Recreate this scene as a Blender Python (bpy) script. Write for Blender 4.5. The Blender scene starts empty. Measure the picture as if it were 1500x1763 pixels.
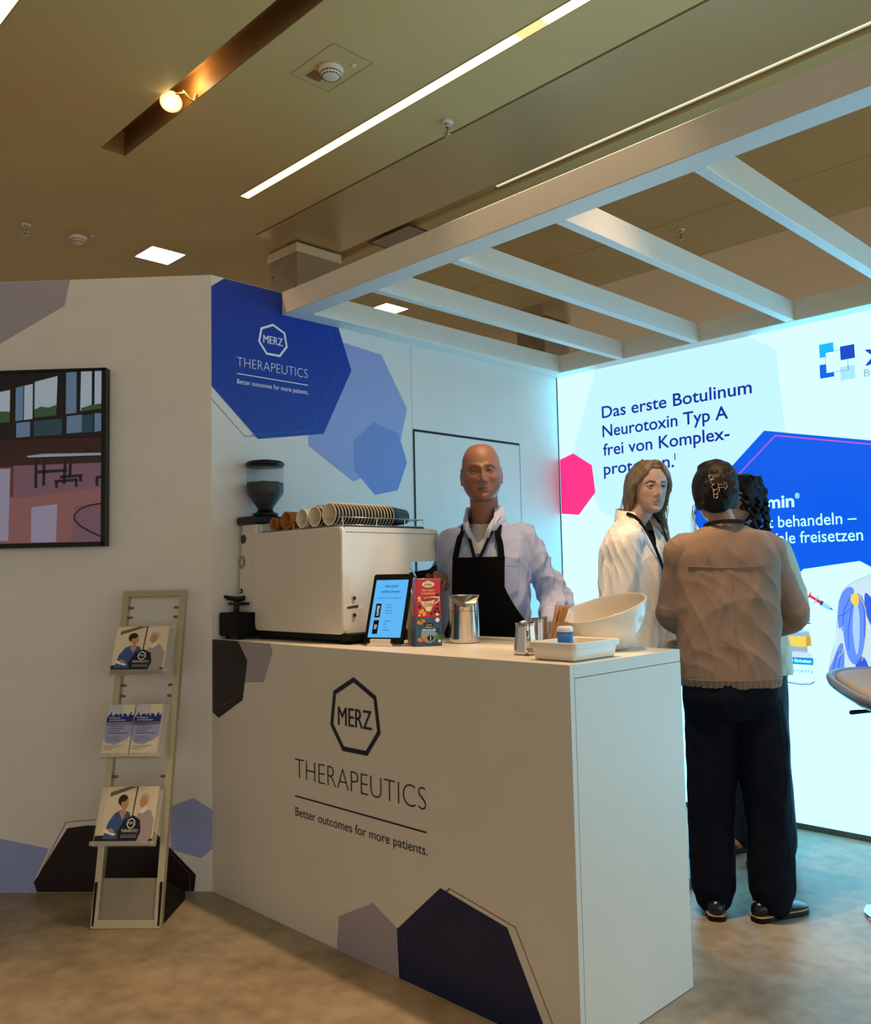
import bpy, bmesh, math, random
import numpy as np
from mathutils import Vector, Matrix

random.seed(11)
rng = np.random.default_rng(5)
SC = bpy.context.scene
COL = SC.collection
PI = math.pi

# ------------------------------------------------------------------ camera, view, world
cam_data = bpy.data.cameras.new('camera')
cam = bpy.data.objects.new('camera', cam_data)
COL.objects.link(cam)
_a, _b, _c = 0.7925, 0.0707, -0.0211          # heading, pitch up, roll
_fw = Vector((-math.sin(_a) * math.cos(_b), math.cos(_a) * math.cos(_b), math.sin(_b)))
_r0 = Vector((math.cos(_a), math.sin(_a), 0)); _u0 = _r0.cross(_fw)
_r = _r0 * math.cos(_c) + _u0 * math.sin(_c); _u = -_r0 * math.sin(_c) + _u0 * math.cos(_c)
cam.matrix_world = Matrix(((_r.x, _u.x, -_fw.x, 3.3704), (_r.y, _u.y, -_fw.y, -1.9648),
                           (_r.z, _u.z, -_fw.z, 1.307), (0, 0, 0, 1)))
cam_data.sensor_fit = 'VERTICAL'; cam_data.sensor_height = 24.0
cam_data.lens = 1510.53 / 1763 * 24.0
cam_data.clip_start = 0.05; cam_data.clip_end = 200
SC.camera = cam
SC.view_settings.view_transform = 'Standard'; SC.view_settings.look = 'None'
SC.view_settings.gamma = 1.0; SC.view_settings.use_curve_mapping = False
SC.view_settings.exposure = 0.0

WORLD_COL, WORLD_SIDE, WORLD_STR = (1.0, 0.84, 0.66), (3.2, 3.3, 3.1), 0.44
LW_GAIN = 1.12            # light of the backlit wall
STRIP_STR = 4.6           # warm ceiling strips
PANEL_STR = 14.0
HALOGEN_W, DOWN_W = 88.0, 230.0
LW_TINT = (0.72, 2.3, 3.2)   # radiance of the white film; green and blue are beyond the display's white
wd = bpy.data.worlds.new('hall_ambient'); SC.world = wd; wd.use_nodes = True
_n, _l = wd.node_tree.nodes, wd.node_tree.links
_bg = _n['Background']; _tc = _n.new('ShaderNodeTexCoord'); _sx = _n.new('ShaderNodeSeparateXYZ'); _mr = _n.new('ShaderNodeMapRange'); _mx = _n.new('ShaderNodeMix')
_l.new(_tc.outputs['Generated'], _sx.inputs[0]); _l.new(_sx.outputs['X'], _mr.inputs['Value'])      # ambient made brighter towards +X to lift the counter end and rafters
_mr.inputs['From Min'].default_value = .35; _mr.inputs['From Max'].default_value = .95
_mx.data_type = 'RGBA'; _l.new(_mr.outputs['Result'], _mx.inputs[0]); _mx.inputs[6].default_value = (*WORLD_COL, 1); _mx.inputs[7].default_value = (*WORLD_SIDE, 1)
_l.new(_mx.outputs[2], _bg.inputs[0]); _bg.inputs[1].default_value = WORLD_STR
SC.cycles.max_bounces = 8; SC.cycles.diffuse_bounces = 4; SC.cycles.glossy_bounces = 4
SC.cycles.transmission_bounces = 8; SC.cycles.caustics_reflective = False; SC.cycles.caustics_refractive = False
SC.cycles.sample_clamp_indirect = 4.0

# ------------------------------------------------------------------ materials
def lin(c):
    return tuple((x / 255 / 12.92) if x / 255 <= .04045 else ((x / 255 + .055) / 1.055) ** 2.4 for x in c)

MATS = {}
def mat(name, rgb=(200, 200, 200), rough=.5, metal=0., emit=None, estr=1., var=.06, scale=9., bump=0., bscale=60.,
        alpha=1., trans=0., ior=1.45, spec=None, attr=None, coat=0., stretch=None):
    """procedural Principled material; rgb is sRGB 0..255; var = noise variation of the base colour"""
    if name in MATS: return MATS[name]
    m = bpy.data.materials.new(name); m.use_nodes = True; MATS[name] = m
    nt = m.node_tree; N, L = nt.nodes, nt.links
    p = N['Principled BSDF']
    c = lin(rgb)
    tc = N.new('ShaderNodeTexCoord')
    src = tc.outputs['Object']
    if stretch:
        mp = N.new('ShaderNodeMapping'); mp.inputs['Scale'].default_value = stretch
        L.new(src, mp.inputs['Vector']); src = mp.outputs['Vector']
    if attr:
        at = N.new('ShaderNodeAttribute'); at.attribute_name = attr
        base = at.outputs['Color']
    else:
        base = None
    if var > 0:
        nz = N.new('ShaderNodeTexNoise'); nz.inputs['Scale'].default_value = scale; nz.inputs['Detail'].default_value = 4
        L.new(src, nz.inputs['Vector'])
        mx = N.new('ShaderNodeMix'); mx.data_type = 'RGBA'; mx.blend_type = 'MULTIPLY'
        mx.inputs[0].default_value = 1.0
        rp = N.new('ShaderNodeMapRange'); rp.inputs['From Min'].default_value = .3; rp.inputs['From Max'].default_value = .7
        rp.inputs['To Min'].default_value = 1 - var; rp.inputs['To Max'].default_value = 1 + var * .5
        L.new(nz.outputs['Fac'], rp.inputs['Value'])
        if base is not None: L.new(base, mx.inputs[6])
        else: mx.inputs[6].default_value = (*c, 1)
        L.new(rp.outputs['Result'], mx.inputs[7])
        L.new(mx.outputs[2], p.inputs['Base Color'])
    else:
        if base is not None: L.new(base, p.inputs['Base Color'])
        else: p.inputs['Base Color'].default_value = (*c, 1)
    p.inputs['Roughness'].default_value = rough; p.inputs['Metallic'].default_value = metal
    if spec is not None: p.inputs['Specular IOR Level'].default_value = spec
    p.inputs['IOR'].default_value = ior
    p.inputs['Transmission Weight'].default_value = trans
    p.inputs['Coat Weight'].default_value = coat
    p.inputs['Alpha'].default_value = alpha
    if emit is not None:
        p.inputs['Emission Color'].default_value = (*(lin(emit) if max(emit) > 4 else emit), 1); p.inputs['Emission Strength'].default_value = estr
    if bump > 0:
        bn = N.new('ShaderNodeTexNoise'); bn.inputs['Scale'].default_value = bscale; bn.inputs['Detail'].default_value = 5
        L.new(src, bn.inputs['Vector'])
        b = N.new('ShaderNodeBump'); b.inputs['Strength'].default_value = bump; b.inputs['Distance'].default_value = .004
        L.new(bn.outputs['Fac'], b.inputs['Height']); L.new(b.outputs['Normal'], p.inputs['Normal'])
    return m

def glow(name, rgb, s):
    """printed film lit from behind: emits its own colour"""
    return mat(name, (6, 6, 6), .35, emit=rgb, estr=s, var=0.)

# ------------------------------------------------------------------ mesh builder
_txt = {}
def text2d(s, weight=0., shear=0.):
    k = (s, weight, shear)
    if k in _txt: return _txt[k]
    cu = bpy.data.curves.new('t', 'FONT'); cu.body = s; cu.size = 1; cu.offset = weight; cu.shear = shear
    cu.resolution_u = 4; cu.fill_mode = 'FRONT'
    o = bpy.data.objects.new('t', cu); COL.objects.link(o)
    dg = bpy.context.evaluated_depsgraph_get(); dg.update()
    me = bpy.data.meshes.new_from_object(o.evaluated_get(dg))
    v = np.array([x.co[:2] for x in me.vertices]).reshape(-1, 2); f = [tuple(p.vertices) for p in me.polygons]
    bpy.data.objects.remove(o); bpy.data.curves.remove(cu); bpy.data.meshes.remove(me)
    _txt[k] = (v, f); return v, f
CAP = None

class Plane:
    """a flat sheet in the scene: o + u*x + v*y, d out of it along n"""
    def __init__(s, o, x, y):
        s.o = Vector(o); s.x = Vector(x).normalized(); s.y = Vector(y).normalized(); s.n = s.x.cross(s.y)
    def __call__(s, u, v, d=0.): return s.o + s.x * u + s.y * v + s.n * d

class MB:
    def __init__(s): s.v = []; s.f = []; s.m = []; s.s = []
    def add(s, vs, fs, mi=0, sm=False):
        b = len(s.v); s.v += [tuple(x) for x in vs]
        for f in fs: s.f.append(tuple(i + b for i in f)); s.m.append(mi); s.s.append(sm)
        return s
    def box(s, x0, x1, y0, y1, z0, z1, mi=0, bev=0., seg=2, mtx=None):
        if bev <= 0:
            vs = [(x, y, z) for z in (z0, z1) for y in (y0, y1) for x in (x0, x1)]
            if mtx: vs = [mtx @ Vector(q) for q in vs]
            return s.add(vs, [(0, 2, 3, 1), (4, 5, 7, 6), (0, 1, 5, 4), (2, 6, 7, 3), (0, 4, 6, 2), (1, 3, 7, 5)], mi)
        bm = bmesh.new(); bmesh.ops.create_cube(bm, size=1)
        for v in bm.verts:
            v.co = Vector(((x0 + x1) / 2 + v.co.x * (x1 - x0), (y0 + y1) / 2 + v.co.y * (y1 - y0), (z0 + z1) / 2 + v.co.z * (z1 - z0)))
        bmesh.ops.bevel(bm, geom=bm.edges[:], offset=min(bev, .49 * min(x1 - x0, y1 - y0, z1 - z0)), segments=seg, affect='EDGES', profile=.5)
        bm.verts.index_update()
        vs = [mtx @ v.co if mtx else v.co.copy() for v in bm.verts]
        s.add(vs, [tuple(v.index for v in f.verts) for f in bm.faces], mi, False); bm.free(); return s
    def rings(s, R, mi=0, sm=True, cap0=True, cap1=True, closed=True):
        n = len(R[0]); b = len(s.v)
        for r in R: s.v += [tuple(x) for x in r]
        for i in range(len(R) - 1):
            for j in range(n if closed else n - 1):
                k = (j + 1) % n
                s.f.append((b + i * n + j, b + i * n + k, b + (i + 1) * n + k, b + (i + 1) * n + j)); s.m.append(mi); s.s.append(sm)
        if cap0: s.f.append(tuple(b + j for j in range(n))[::-1]); s.m.append(mi); s.s.append(False)
        if cap1: s.f.append(tuple(b + (len(R) - 1) * n + j for j in range(n))); s.m.append(mi); s.s.append(False)
        return s
    def lathe(s, prof, c=(0, 0, 0), n=32, mi=0, sm=True, axis=None, cap0=False, cap1=False):
        c = Vector(c); ax = Vector(axis or (0, 0, 1)).normalized()
        t = Vector((1, 0, 0)) if abs(ax.x) < .9 else Vector((0, 1, 0))
        e1 = (t - ax * t.dot(ax)).normalized(); e2 = ax.cross(e1)
        R = [[c + ax * z + (e1 * math.cos(2 * PI * j / n) + e2 * math.sin(2 * PI * j / n)) * r for j in range(n)] for r, z in prof]
        return s.rings(R, mi, sm, cap0, cap1)
    def cyl(s, p0, p1, r0, r1=None, n=20, mi=0, sm=True):
        p0, p1 = Vector(p0), Vector(p1); r1 = r0 if r1 is None else r1
        return s.lathe([(r0, 0), (r1, (p1 - p0).length)], p0, n, mi, sm, p1 - p0, True, True)
    def tube(s, P, rad, n=10, mi=0, sm=True, flat=None, caps=True):
        """sweep along a polyline; rad one number or one per point; flat=(vector, factor) squeezes across it"""
        P = [Vector(p) for p in P]; rad = [rad] * len(P) if isinstance(rad, (int, float)) else list(rad)
        T = []
        for i in range(len(P)):
            t = (P[min(i + 1, len(P) - 1)] - P[max(i - 1, 0)])
            T.append(t.normalized() if t.length > 1e-9 else Vector((0, 0, 1)))
        t0 = Vector((0, 0, 1)) if abs(T[0].z) < .9 else Vector((1, 0, 0))
        e1 = (t0 - T[0] * t0.dot(T[0])).normalized(); R = []
        for i, p in enumerate(P):
            e1 = (e1 - T[i] * e1.dot(T[i])).normalized(); e2 = T[i].cross(e1); ring = []
            for j in range(n):
                a = 2 * PI * j / n; q = (e1 * math.cos(a) + e2 * math.sin(a)) * rad[i]
                if flat: fv = Vector(flat[0]).normalized(); q = q - fv * q.dot(fv) * (1 - flat[1])
                ring.append(p + q)
            R.append(ring)
        if caps:
            def dome(ring, p, t, r):
                out = []
                for k in (.5, .85): out.append([p + (Vector(x) - p) * math.sqrt(1 - k * k) + t * r * k for x in ring])
                return out
            R = dome(R[0], P[0], -T[0], rad[0])[::-1] + R + dome(R[-1], P[-1], T[-1], rad[-1])
        return s.rings(R, mi, sm)
    def poly(s, pl, pts, d=.0006, mi=0):
        return s.add([pl(u, v, d) for u, v in pts], [tuple(range(len(pts)))], mi)
    def ell(s, pl, u, v, ru, rv, d=.0006, mi=0, n=24, rot=0.):
        c, q = math.cos(rot), math.sin(rot)
        return s.poly(pl, [(u + c * ru * math.cos(2 * PI * i / n) - q * rv * math.sin(2 * PI * i / n),
                            v + q * ru * math.cos(2 * PI * i / n) + c * rv * math.sin(2 * PI * i / n)) for i in range(n)], d, mi)
    def line(s, pl, pts, w, d=.0006, mi=0, closed=False):
        """a mitred printed line"""
        P = [Vector((u, v)) for u, v in pts]; n = len(P); A = []; B = []
        for i in range(n):
            a = P[(i - 1) % n] if (closed or i > 0) else None; b = P[(i + 1) % n] if (closed or i < n - 1) else None
            t1 = (P[i] - a).normalized() if a is not None else None; t2 = (b - P[i]).normalized() if b is not None else None
            t1 = t1 or t2; t2 = t2 or t1
            n1 = Vector((-t1.y, t1.x)); n2 = Vector((-t2.y, t2.x)); m = (n1 + n2)
            m = m.normalized() if m.length > 1e-6 else n1
            k = w / 2 / max(.35, m.dot(n1)); A.append(P[i] + m * k); B.append(P[i] - m * k)
        vs = [pl(q.x, q.y, d) for q in A + B]
        fs = [(i, (i + 1) % n, n + (i + 1) % n, n + i) for i in range(n if closed else n - 1)]
        return s.add(vs, fs, mi)
    def text(s, pl, u, v, w, cap, body, d=.0008, mi=0, weight=0., shear=0., rot=0., align='l'):
        """lettering: left baseline at u, v; total width w (None = natural); cap height"""
        global CAP
        if CAP is None: CAP = float(text2d('H')[0][:, 1].max())
        P, F = text2d(body, weight, shear)
        if len(P) == 0: return s
        x0, x1 = P[:, 0].min(), P[:, 0].max()
        ky = cap / CAP; kx = ky * .88 if w is None else w / (x1 - x0)
        X = (P[:, 0] - x0) * kx; Y = P[:, 1] * ky
        if align == 'c': X = X - (x1 - x0) * kx / 2
        if align == 'r': X = X - (x1 - x0) * kx
        c, q = math.cos(rot), math.sin(rot)
        return s.add([pl(u + c * a - q * b, v + q * a + c * b, d) for a, b in zip(X, Y)], F, mi)
    def prism(s, pl, pts, d0, d1, mi=0, sm=False, mside=None):
        n = len(pts); vs = [pl(u, v, d0) for u, v in pts] + [pl(u, v, d1) for u, v in pts]
        s.add(vs, [tuple(range(n))[::-1], tuple(range(n, 2 * n))], mi)
        b = len(s.v) - 2 * n
        for i in range(n):
            k = (i + 1) % n; s.f.append((b + i, b + k, b + n + k, b + n + i)); s.m.append(mi if mside is None else mside); s.s.append(sm)
        return s
    def sphere(s, c, r, mi=0, n=16, m=10, mtx=None):
        c = Vector(c); rr = r if isinstance(r, (tuple, list)) else (r, r, r)
        R = []
        for i in range(m + 1):
            t = PI * (i + .02 * (1 if i == 0 else -1 if i == m else 0)) / m
            R.append([c + Vector((rr[0] * math.sin(t) * math.cos(2 * PI * j / n), rr[1] * math.sin(t) * math.sin(2 * PI * j / n), -rr[2] * math.cos(t))) for j in range(n)])
        if mtx: R = [[mtx @ p for p in q] for q in R]
        return s.rings(R, mi, True)
    def tf(s, M): s.v = [tuple(M @ Vector(p)) for p in s.v]; return s
    def join(s, o, off=0):
        s.add(o.v, o.f); k = len(o.f); s.m[-k:] = [x + off for x in o.m]; s.s[-k:] = o.s; return s

def tag(o, label=None, cat=None, group=None, kind=None):
    if label: o['label'] = label
    if cat: o['category'] = cat
    if group: o['group'] = group
    if kind: o['kind'] = kind
    return o

def mesh_obj(name, mb, mats, parent=None, loc=None, local=False, sharp=None):
    """one mesh object; vertices are given in the world unless local; origin at loc or the parent's origin"""
    me = bpy.data.meshes.new(name)
    o = bpy.data.objects.new(name, me); COL.objects.link(o)
    base = Matrix.Identity(4)
    if parent is not None:
        o.parent = parent
        q = parent; base = q.matrix_basis.copy()
        while q.parent is not None: q = q.parent; base = q.matrix_basis @ base
    elif loc is not None:
        o.location = loc; base = Matrix.Translation(Vector(loc))
    V = mb.v
    if not local:
        inv = base.inverted(); V = [tuple(inv @ Vector(p)) for p in V]
    me.from_pydata(V, [], mb.f)
    for m in (mats if isinstance(mats, (list, tuple)) else [mats]): me.materials.append(m)
    me.polygons.foreach_set('material_index', mb.m); me.polygons.foreach_set('use_smooth', mb.s)
    if sharp: me.set_sharp_from_angle(angle=math.radians(sharp))
    me.update()
    return o

def thing(name, loc, label, cat, rz=0., group=None):
    e = bpy.data.objects.new(name, None); COL.objects.link(e); e.location = loc; e.rotation_euler = (0, 0, rz)
    e.empty_display_size = .1
    return tag(e, label, cat, group)

def copy_tree(o, loc, label=None, rz=None, parent=None):
    c = o.copy(); COL.objects.link(c)
    if parent is not None: c.parent = parent
    if loc is not None: c.location = loc
    if rz is not None: c.rotation_euler = (0, 0, rz)
    if label: c['label'] = label
    for ch in list(o.children):
        if ch is not c: copy_tree(ch, None, parent=c)
    return c

def area(name, loc, size, power, color, rot=(0, 0, 0), parent=None):
    l = bpy.data.lights.new(name, 'AREA'); l.energy = power; l.color = color
    l.shape = 'RECTANGLE'; l.size, l.size_y = size
    o = bpy.data.objects.new(name, l); COL.objects.link(o); o.location = loc; o.rotation_euler = rot
    if parent: o.parent = parent
    return o

# ================================================================== the setting
HW, HB, D, YB, BW = 2.6427, 2.5351, 2.4661, 0.372, 0.1053
LC, HC, DC = 1.889, 1.05, 0.585
HZ = 3.6
DL = Vector((-.731, -.682, 0)).normalized()
PB = Plane((0, 0, 0), (0, 1, 0), (0, 0, 1))            # back wall, seen from +X
PL = Plane((0, D, 0), (1, 0, 0), (0, 0, 1))            # backlit wall
PC = Plane((0, 0, 0), (1, 0, 0), (0, 0, 1))            # counter front
PW = Plane((0, 0, 0), -DL, (0, 0, 1))                  # left wall; u runs to the right, so u is negative on it

white_wall = mat('white_wall_film', (226, 220, 214), .38, var=.03, bump=.03, bscale=220)
lam_white = mat('white_laminate', (224, 218, 208), .42, var=.02)
beam_white = mat('white_lacquered_beam', (228, 224, 216), .45, var=.03)
film_blue = mat('royal_blue_film', (8, 52, 158), .4, var=.02)
film_lav = mat('lavender_film', (150, 162, 214), .42, var=.02)
film_lav2 = mat('deeper_lavender_film', (118, 140, 205), .42, var=.02)
film_grey = mat('grey_lilac_film', (168, 160, 172), .45, var=.02)
film_navy = mat('navy_film', (10, 28, 70), .4, var=.02)
film_black = mat('aubergine_black_film', (26, 12, 18), .4, var=.02)
ink_white = mat('white_lettering', (240, 242, 246), .45, var=0)
ink_dark = mat('dark_navy_lettering', (12, 16, 34), .45, var=0)
ink_red = mat('thin_red_print', (150, 60, 62), .5, var=0)
ink_line = mat('thin_blue_print', (40, 84, 172), .5, var=0)
dark_gap = mat('dark_gap', (18, 20, 28), .7, var=0)

# floor : polished screed
fl = mat('stained_screed', (168, 156, 138), .42, var=.0, bump=.05, bscale=35)
nt = fl.node_tree; N, L = nt.nodes, nt.links
tc = N.new('ShaderNodeTexCoord'); n1 = N.new('ShaderNodeTexNoise'); n1.inputs['Scale'].default_value = 2.3; n1.inputs['Detail'].default_value = 8; n1.inputs['Roughness'].default_value = .62
n2 = N.new('ShaderNodeTexNoise'); n2.inputs['Scale'].default_value = 14; n2.inputs['Detail'].default_value = 6
L.new(tc.outputs['Object'], n1.inputs['Vector']); L.new(tc.outputs['Object'], n2.inputs['Vector'])
cr = N.new('ShaderNodeValToRGB'); cr.color_ramp.elements[0].position = .33; cr.color_ramp.elements[0].color = (*lin((124, 108, 88)), 1)
cr.color_ramp.elements[1].position = .66; cr.color_ramp.elements[1].color = (*lin((180, 166, 143)), 1)
mm = N.new('ShaderNodeMath'); mm.operation = 'MULTIPLY_ADD'; mm.inputs[1].default_value = .35; L.new(n2.outputs['Fac'], mm.inputs[0])
m2 = N.new('ShaderNodeMath'); m2.operation = 'MULTIPLY'; m2.inputs[1].default_value = .65; L.new(n1.outputs['Fac'], m2.inputs[0]); L.new(m2.outputs[0], mm.inputs[2])
L.new(mm.outputs[0], cr.inputs['Fac']); L.new(cr.outputs['Color'], N['Principled BSDF'].inputs['Base Color'])
b = MB(); b.box(-8, 9, -8, 8, -.1, 0)
tag(mesh_obj('floor', b, fl), 'worn grey screed floor of the hall', 'floor', kind='structure')

# ceiling : plasterboard with slots, grooves and metal panels
ceil_m = mat('ceiling_paint', (210, 188, 130), .6, var=.05, scale=1.4)
panel_m = mat('satin_metal_ceiling_panel', (200, 178, 132), .32, metal=.35, var=.04, scale=2)
slot_m = mat('brown_slot', (140, 108, 66), .6, var=.1)
b = MB(); X0, X1 = -9, 9; T = HZ + .16
def slab(x0, x1, y0, y1, mi=0, z=HZ): b.box(x0, x1, y0, y1, z, T, mi)
slab(X0, X1, -8, -.04); slab(X0, -1.065, -.04, .099); slab(3.2, X1, -.04, .099)
b.box(-1.065, 3.2, -.04, .097, T - .02, T, 2)
b.box(-1.067, -1.063, -.04, .097, HZ + .002, T, 2); b.box(-1.065, 3.2, -.042, -.038, HZ + .002, T, 2); b.box(-1.065, 3.2, .095, .099, HZ + .002, T, 2)
slab(X0, X1, .099, 1.226); slab(X0, -1.542, 1.226, 8)
b.box(-1.542, X1, 1.226, 1.242, HZ + .04, T, 2)
slab(-1.542, X1, 1.242, 1.85, 1); slab(-1.542, X1, 1.85, 1.955, 0, HZ + .03); slab(-1.542, X1, 1.955, 3.16, 0)
slab(-1.542, X1, 3.16, 3.862, 0, HZ - .004); b.box(-1.542, X1, 3.862, 3.876, HZ + .04, T, 2); slab(-1.542, X1, 3.876, 8, 1)
# access hatch and blank plate outlines
ceiling_o = mesh_obj('ceiling', b, [ceil_m, panel_m, slot_m]); tag(ceiling_o, 'low beige hall ceiling with long slots and metal panels', 'ceiling', kind='structure')
PZ = Plane((0, 0, HZ), (1, 0, 0), (0, -1, 0))      # underside of the ceiling, n = -Z
ht = MB(); ht.line(PZ, [(-1.13, -1.88), (-.72, -1.88), (-.72, -2.3), (-1.13, -2.3)], .014, .002, 0, True)
ht.box(-1.12, -.73, 1.89, 2.29, HZ - .004, HZ + .001, 1)
tag(mesh_obj('ceiling_hatch', ht, [dark_gap, mat('hatch_metal', (150, 132, 104), .4, metal=.3)]), 'square metal access hatch in the ceiling above the booth corner', 'hatch')

# left wall of the booth (at an angle) with printed polygons
b = MB()
b.prism(Plane((0, 0, 0), -DL, (0, 0, 1)), [(-3.4, 0), (0, 0), (0, HW), (-3.4, HW)], -.06, 0, 0)
def wl(pts): return [(-u, v) for u, v in pts]
b.poly(PW, wl([(.952, 2.36), (.656, 2.526), (.632, 2.641), (1.5, 2.641), (1.75, 2.45), (1.5, 2.2), (1.2, 2.2)]), .0006, 1)
b.poly(PW, wl([(.767, .042), (.752, .001), (.079, .001), (.071, .069), (.259, .258), (.33, .272), (.54, .276), (.624, .265)]), .0008, 2)
b.line(PW, wl([(.752, .06), (.63, .29), (.5, .3)]), .003, .001, 4)
b.line(PW, wl([(.25, .235), (.095, .07), (.1, .001)]), .002, .001, 4)
b.poly(PW, wl([(.081, .385), (.001, .336), (.001, .175), (.049, .137), (.179, .172), (.179, .352)]), .0006, 3)
b.poly(PW, wl([(1.25, .28), (.915, .224), (.702, .181), (.767, .042), (.752, .001), (1.3, .001)]), .0006, 3)
tag(mesh_obj('wall_left', b, [white_wall, film_grey, film_black, film_lav, ink_red]), 'white printed booth wall carrying the television', 'wall', kind='structure')

# back wall of the booth
def merz(b, pl, hept, hw, mz, th, tag_, rule, mi, d=.0014):
    """heptagon emblem with the maker's word, the division name, a rule and the tagline"""
    cx = sum(p[0] for p in hept) / 7; cy = sum(p[1] for p in hept) / 7
    b.line(pl, hept, hw, d, mi, True)
    for k in (0, .006, .012): b.text(pl, mz[0] + k * mz[2], mz[1], mz[2] * .988, mz[3], 'MERZ', d + k * .01, mi)
    b.text(pl, *th, 'THERAPEUTICS', d, mi, weight=-.022)
    b.line(pl, rule[0], rule[1], d, mi)
    b.text(pl, *tag_, 'Better outcomes for more patients.', d, mi)
b = MB(); b.box(-.06, 0, 0, D + .1, 0, HW)
b.poly(PB, [(.741, 2.467), (.989, 2.445), (1.162, 2.183), (1.077, 1.888), (.788, 1.774), (.517, 1.928), (.52, 2.2)], .0005, 2)
b.poly(PB, [(.93, 2.086), (1.097, 2.046), (1.155, 1.897), (1.086, 1.746), (.93, 1.714), (.792, 1.835), (.795, 1.981)], .0007, 3)
b.poly(PB, [(.001, 2.592), (.066, 2.641), (.55, 2.641), (.709, 2.534), (.787, 2.332), (.608, 1.995), (.236, 1.935), (.001, 2.146)], .0009, 1)
b.line(PB, [(.64, 2.53), (.713, 2.336), (.535, 2.005), (.2, 1.95)], .0035, .0012, 5)
b.line(PB, [(.25, 1.947), (.166, 1.942), (.001, 2.09)], .003, .0006, 6)
merz(b, PB, [(.322, 2.478), (.385, 2.450), (.398, 2.388), (.358, 2.337), (.286, 2.337), (.246, 2.388), (.259, 2.450)], .010,
     (.268, 2.386, .108, .036), (.129, 2.254, .388, .044), (.129, 2.176, .392, .021), ([(.128, 2.221), (.518, 2.221)], .004), 4)
b.line(PB, [(1.197, 0), (1.197, 2.525)], .002, .0006, 7)
tag(mesh_obj('wall_back', b, [white_wall, film_blue, film_lav, film_lav2, ink_white, ink_line, ink_red, mat('seam_grey', (150, 165, 175), .6, var=0)]),
    'white booth wall with a large blue heptagon behind the bar', 'wall', kind='structure')
b = MB(); b.line(PB, [(1.207, 0.0), (1.207, 2.074), (2.079, 2.074)], .013, .0007, 1); b.line(PB, [(2.079, 2.07), (2.079, 0.0)], .004, .0007, 2)
b.box(0, .0006, 1.215, 2.075, .01, 2.066, 0)
tag(mesh_obj('door_1', b, [white_wall, dark_gap, mat('door_joint_grey', (96, 112, 128), .6, var=0)]), 'flush white door outlined by a dark gap behind the barista', 'door', kind='structure')

# pergola
b = thing('pergola_frame', (0, YB, HB), 'white slatted pergola frame roofing the booth', 'pergola')
XR = 4.4
for nm, bx in (('front_beam', (0.001, XR, YB, YB + BW)), ('wall_beam', (0.001, BW, YB + BW, D - BW)), ('rear_beam', (0.001, XR, D - BW, D - .001)), ('side_beam', (XR - BW, XR, YB + BW, D - BW))):
    q = MB(); q.box(bx[0], bx[1], bx[2], bx[3], HB, HW, 0, .0025, 1); mesh_obj(nm, q, beam_white, b)
for x in (.526, 1.003, 1.527, 2.065, 2.6, 3.14, 3.68):
    q = MB(); q.box(x, x + .043, YB + BW, D - BW, HB + .001, HW - .006, 0, .002, 1); mesh_obj('rafter', q, beam_white, b)
q = MB(); q.box(XR - .09, XR - .01, YB + .01, YB + .09, 0, HB); mesh_obj('post', q, beam_white, b)

# backlit wall
G = LW_GAIN
g_white = glow('backlit_white', LW_TINT, 1.); g_pale = glow('backlit_pale_blue', (188, 236, 252), G)
g_blue = glow('backlit_blue', (0, 88, 226), G); g_ink = glow('backlit_ink_blue', (0, 34, 150), G)
g_pink = glow('backlit_pink', (244, 40, 128), G); g_mag = glow('backlit_magenta_line', (196, 84, 214), G)
g_cyan = glow('backlit_cyan', (18, 176, 250), G); g_roy = glow('backlit_royal', (18, 66, 190), G); g_sky = glow('backlit_sky', (160, 222, 252), G)
g_mid = glow('backlit_mid_blue', (0, 96, 224), G); g_grey = glow('backlit_grey', (120, 140, 160), G); g_yel = glow('backlit_yellow', (236, 206, 84), G)
g_yel2 = glow('backlit_ochre', (196, 160, 50), G); g_red = glow('backlit_red', (226, 20, 30), G); g_lbl = glow('backlit_label_blue', (20, 140, 220), G)
g_mus = glow('backlit_muscle', (96, 140, 240), G); g_mus2 = glow('backlit_muscle_dark', (50, 90, 224), G); g_mus3 = glow('backlit_muscle_light', (168, 200, 252), G)
g_sil = glow('backlit_silver', (150, 176, 196), G); g_skin = glow('backlit_shoulder_grey', (196, 222, 234), G)
LWM = [g_white, g_pale, g_blue, g_ink, g_pink, g_mag, g_cyan, g_roy, g_sky, g_mid, g_grey, g_yel, g_yel2, g_red, g_lbl, g_mus, g_mus2, g_mus3, g_sil, g_skin]
lw = thing('backlit_display_wall', (2.2, D, 0), 'glowing white display wall with blue and pink print behind the three women', 'display')
b = MB(); b.poly(PL, [(.004, .026), (XR, .026), (XR, HB + .1), (.004, HB + .1)], 0, 0)
E = lambda k: .0006 * k
b.poly(PL, [(.36, 2.6), (.295, 2.534), (.11, 2.05), (.302, 1.666), (.75, 1.45), (1.25, 1.55), (1.452, 2.004), (1.426, 2.436), (1.286, 2.53), (1.15, 2.6)], E(1), 1)
b.poly(PL, [(.11, 2.041), (.248, 1.951), (.267, 1.782), (.14, 1.653), (.006, 1.668), (.006, 2.012)], E(2), 4)
for s, z, w, c in (('Das erste Botulinum', 2.229, .951, .07), ('Neurotoxin Typ A', 2.113, .812, .07), ('frei von Komplex-', 2.0, .815, .07), ('proteinen.', 1.884, .474, .07)):
    b.text(PL, .334, z, w, c, s, E(3), 3, .012)
b.text(PL, .812, 1.925, None, .034, '1', E(3), 3, .03)
b.poly(PL, [(1.341, 2.02), (1.154, 1.853), (.93, 1.664), (.927, 1.56), (1.1, 1.25), (1.3, 1.15), (2.35, 1.1), (2.55, 1.5), (2.4, 1.83), (1.866, 1.904)], E(2), 2)
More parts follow.
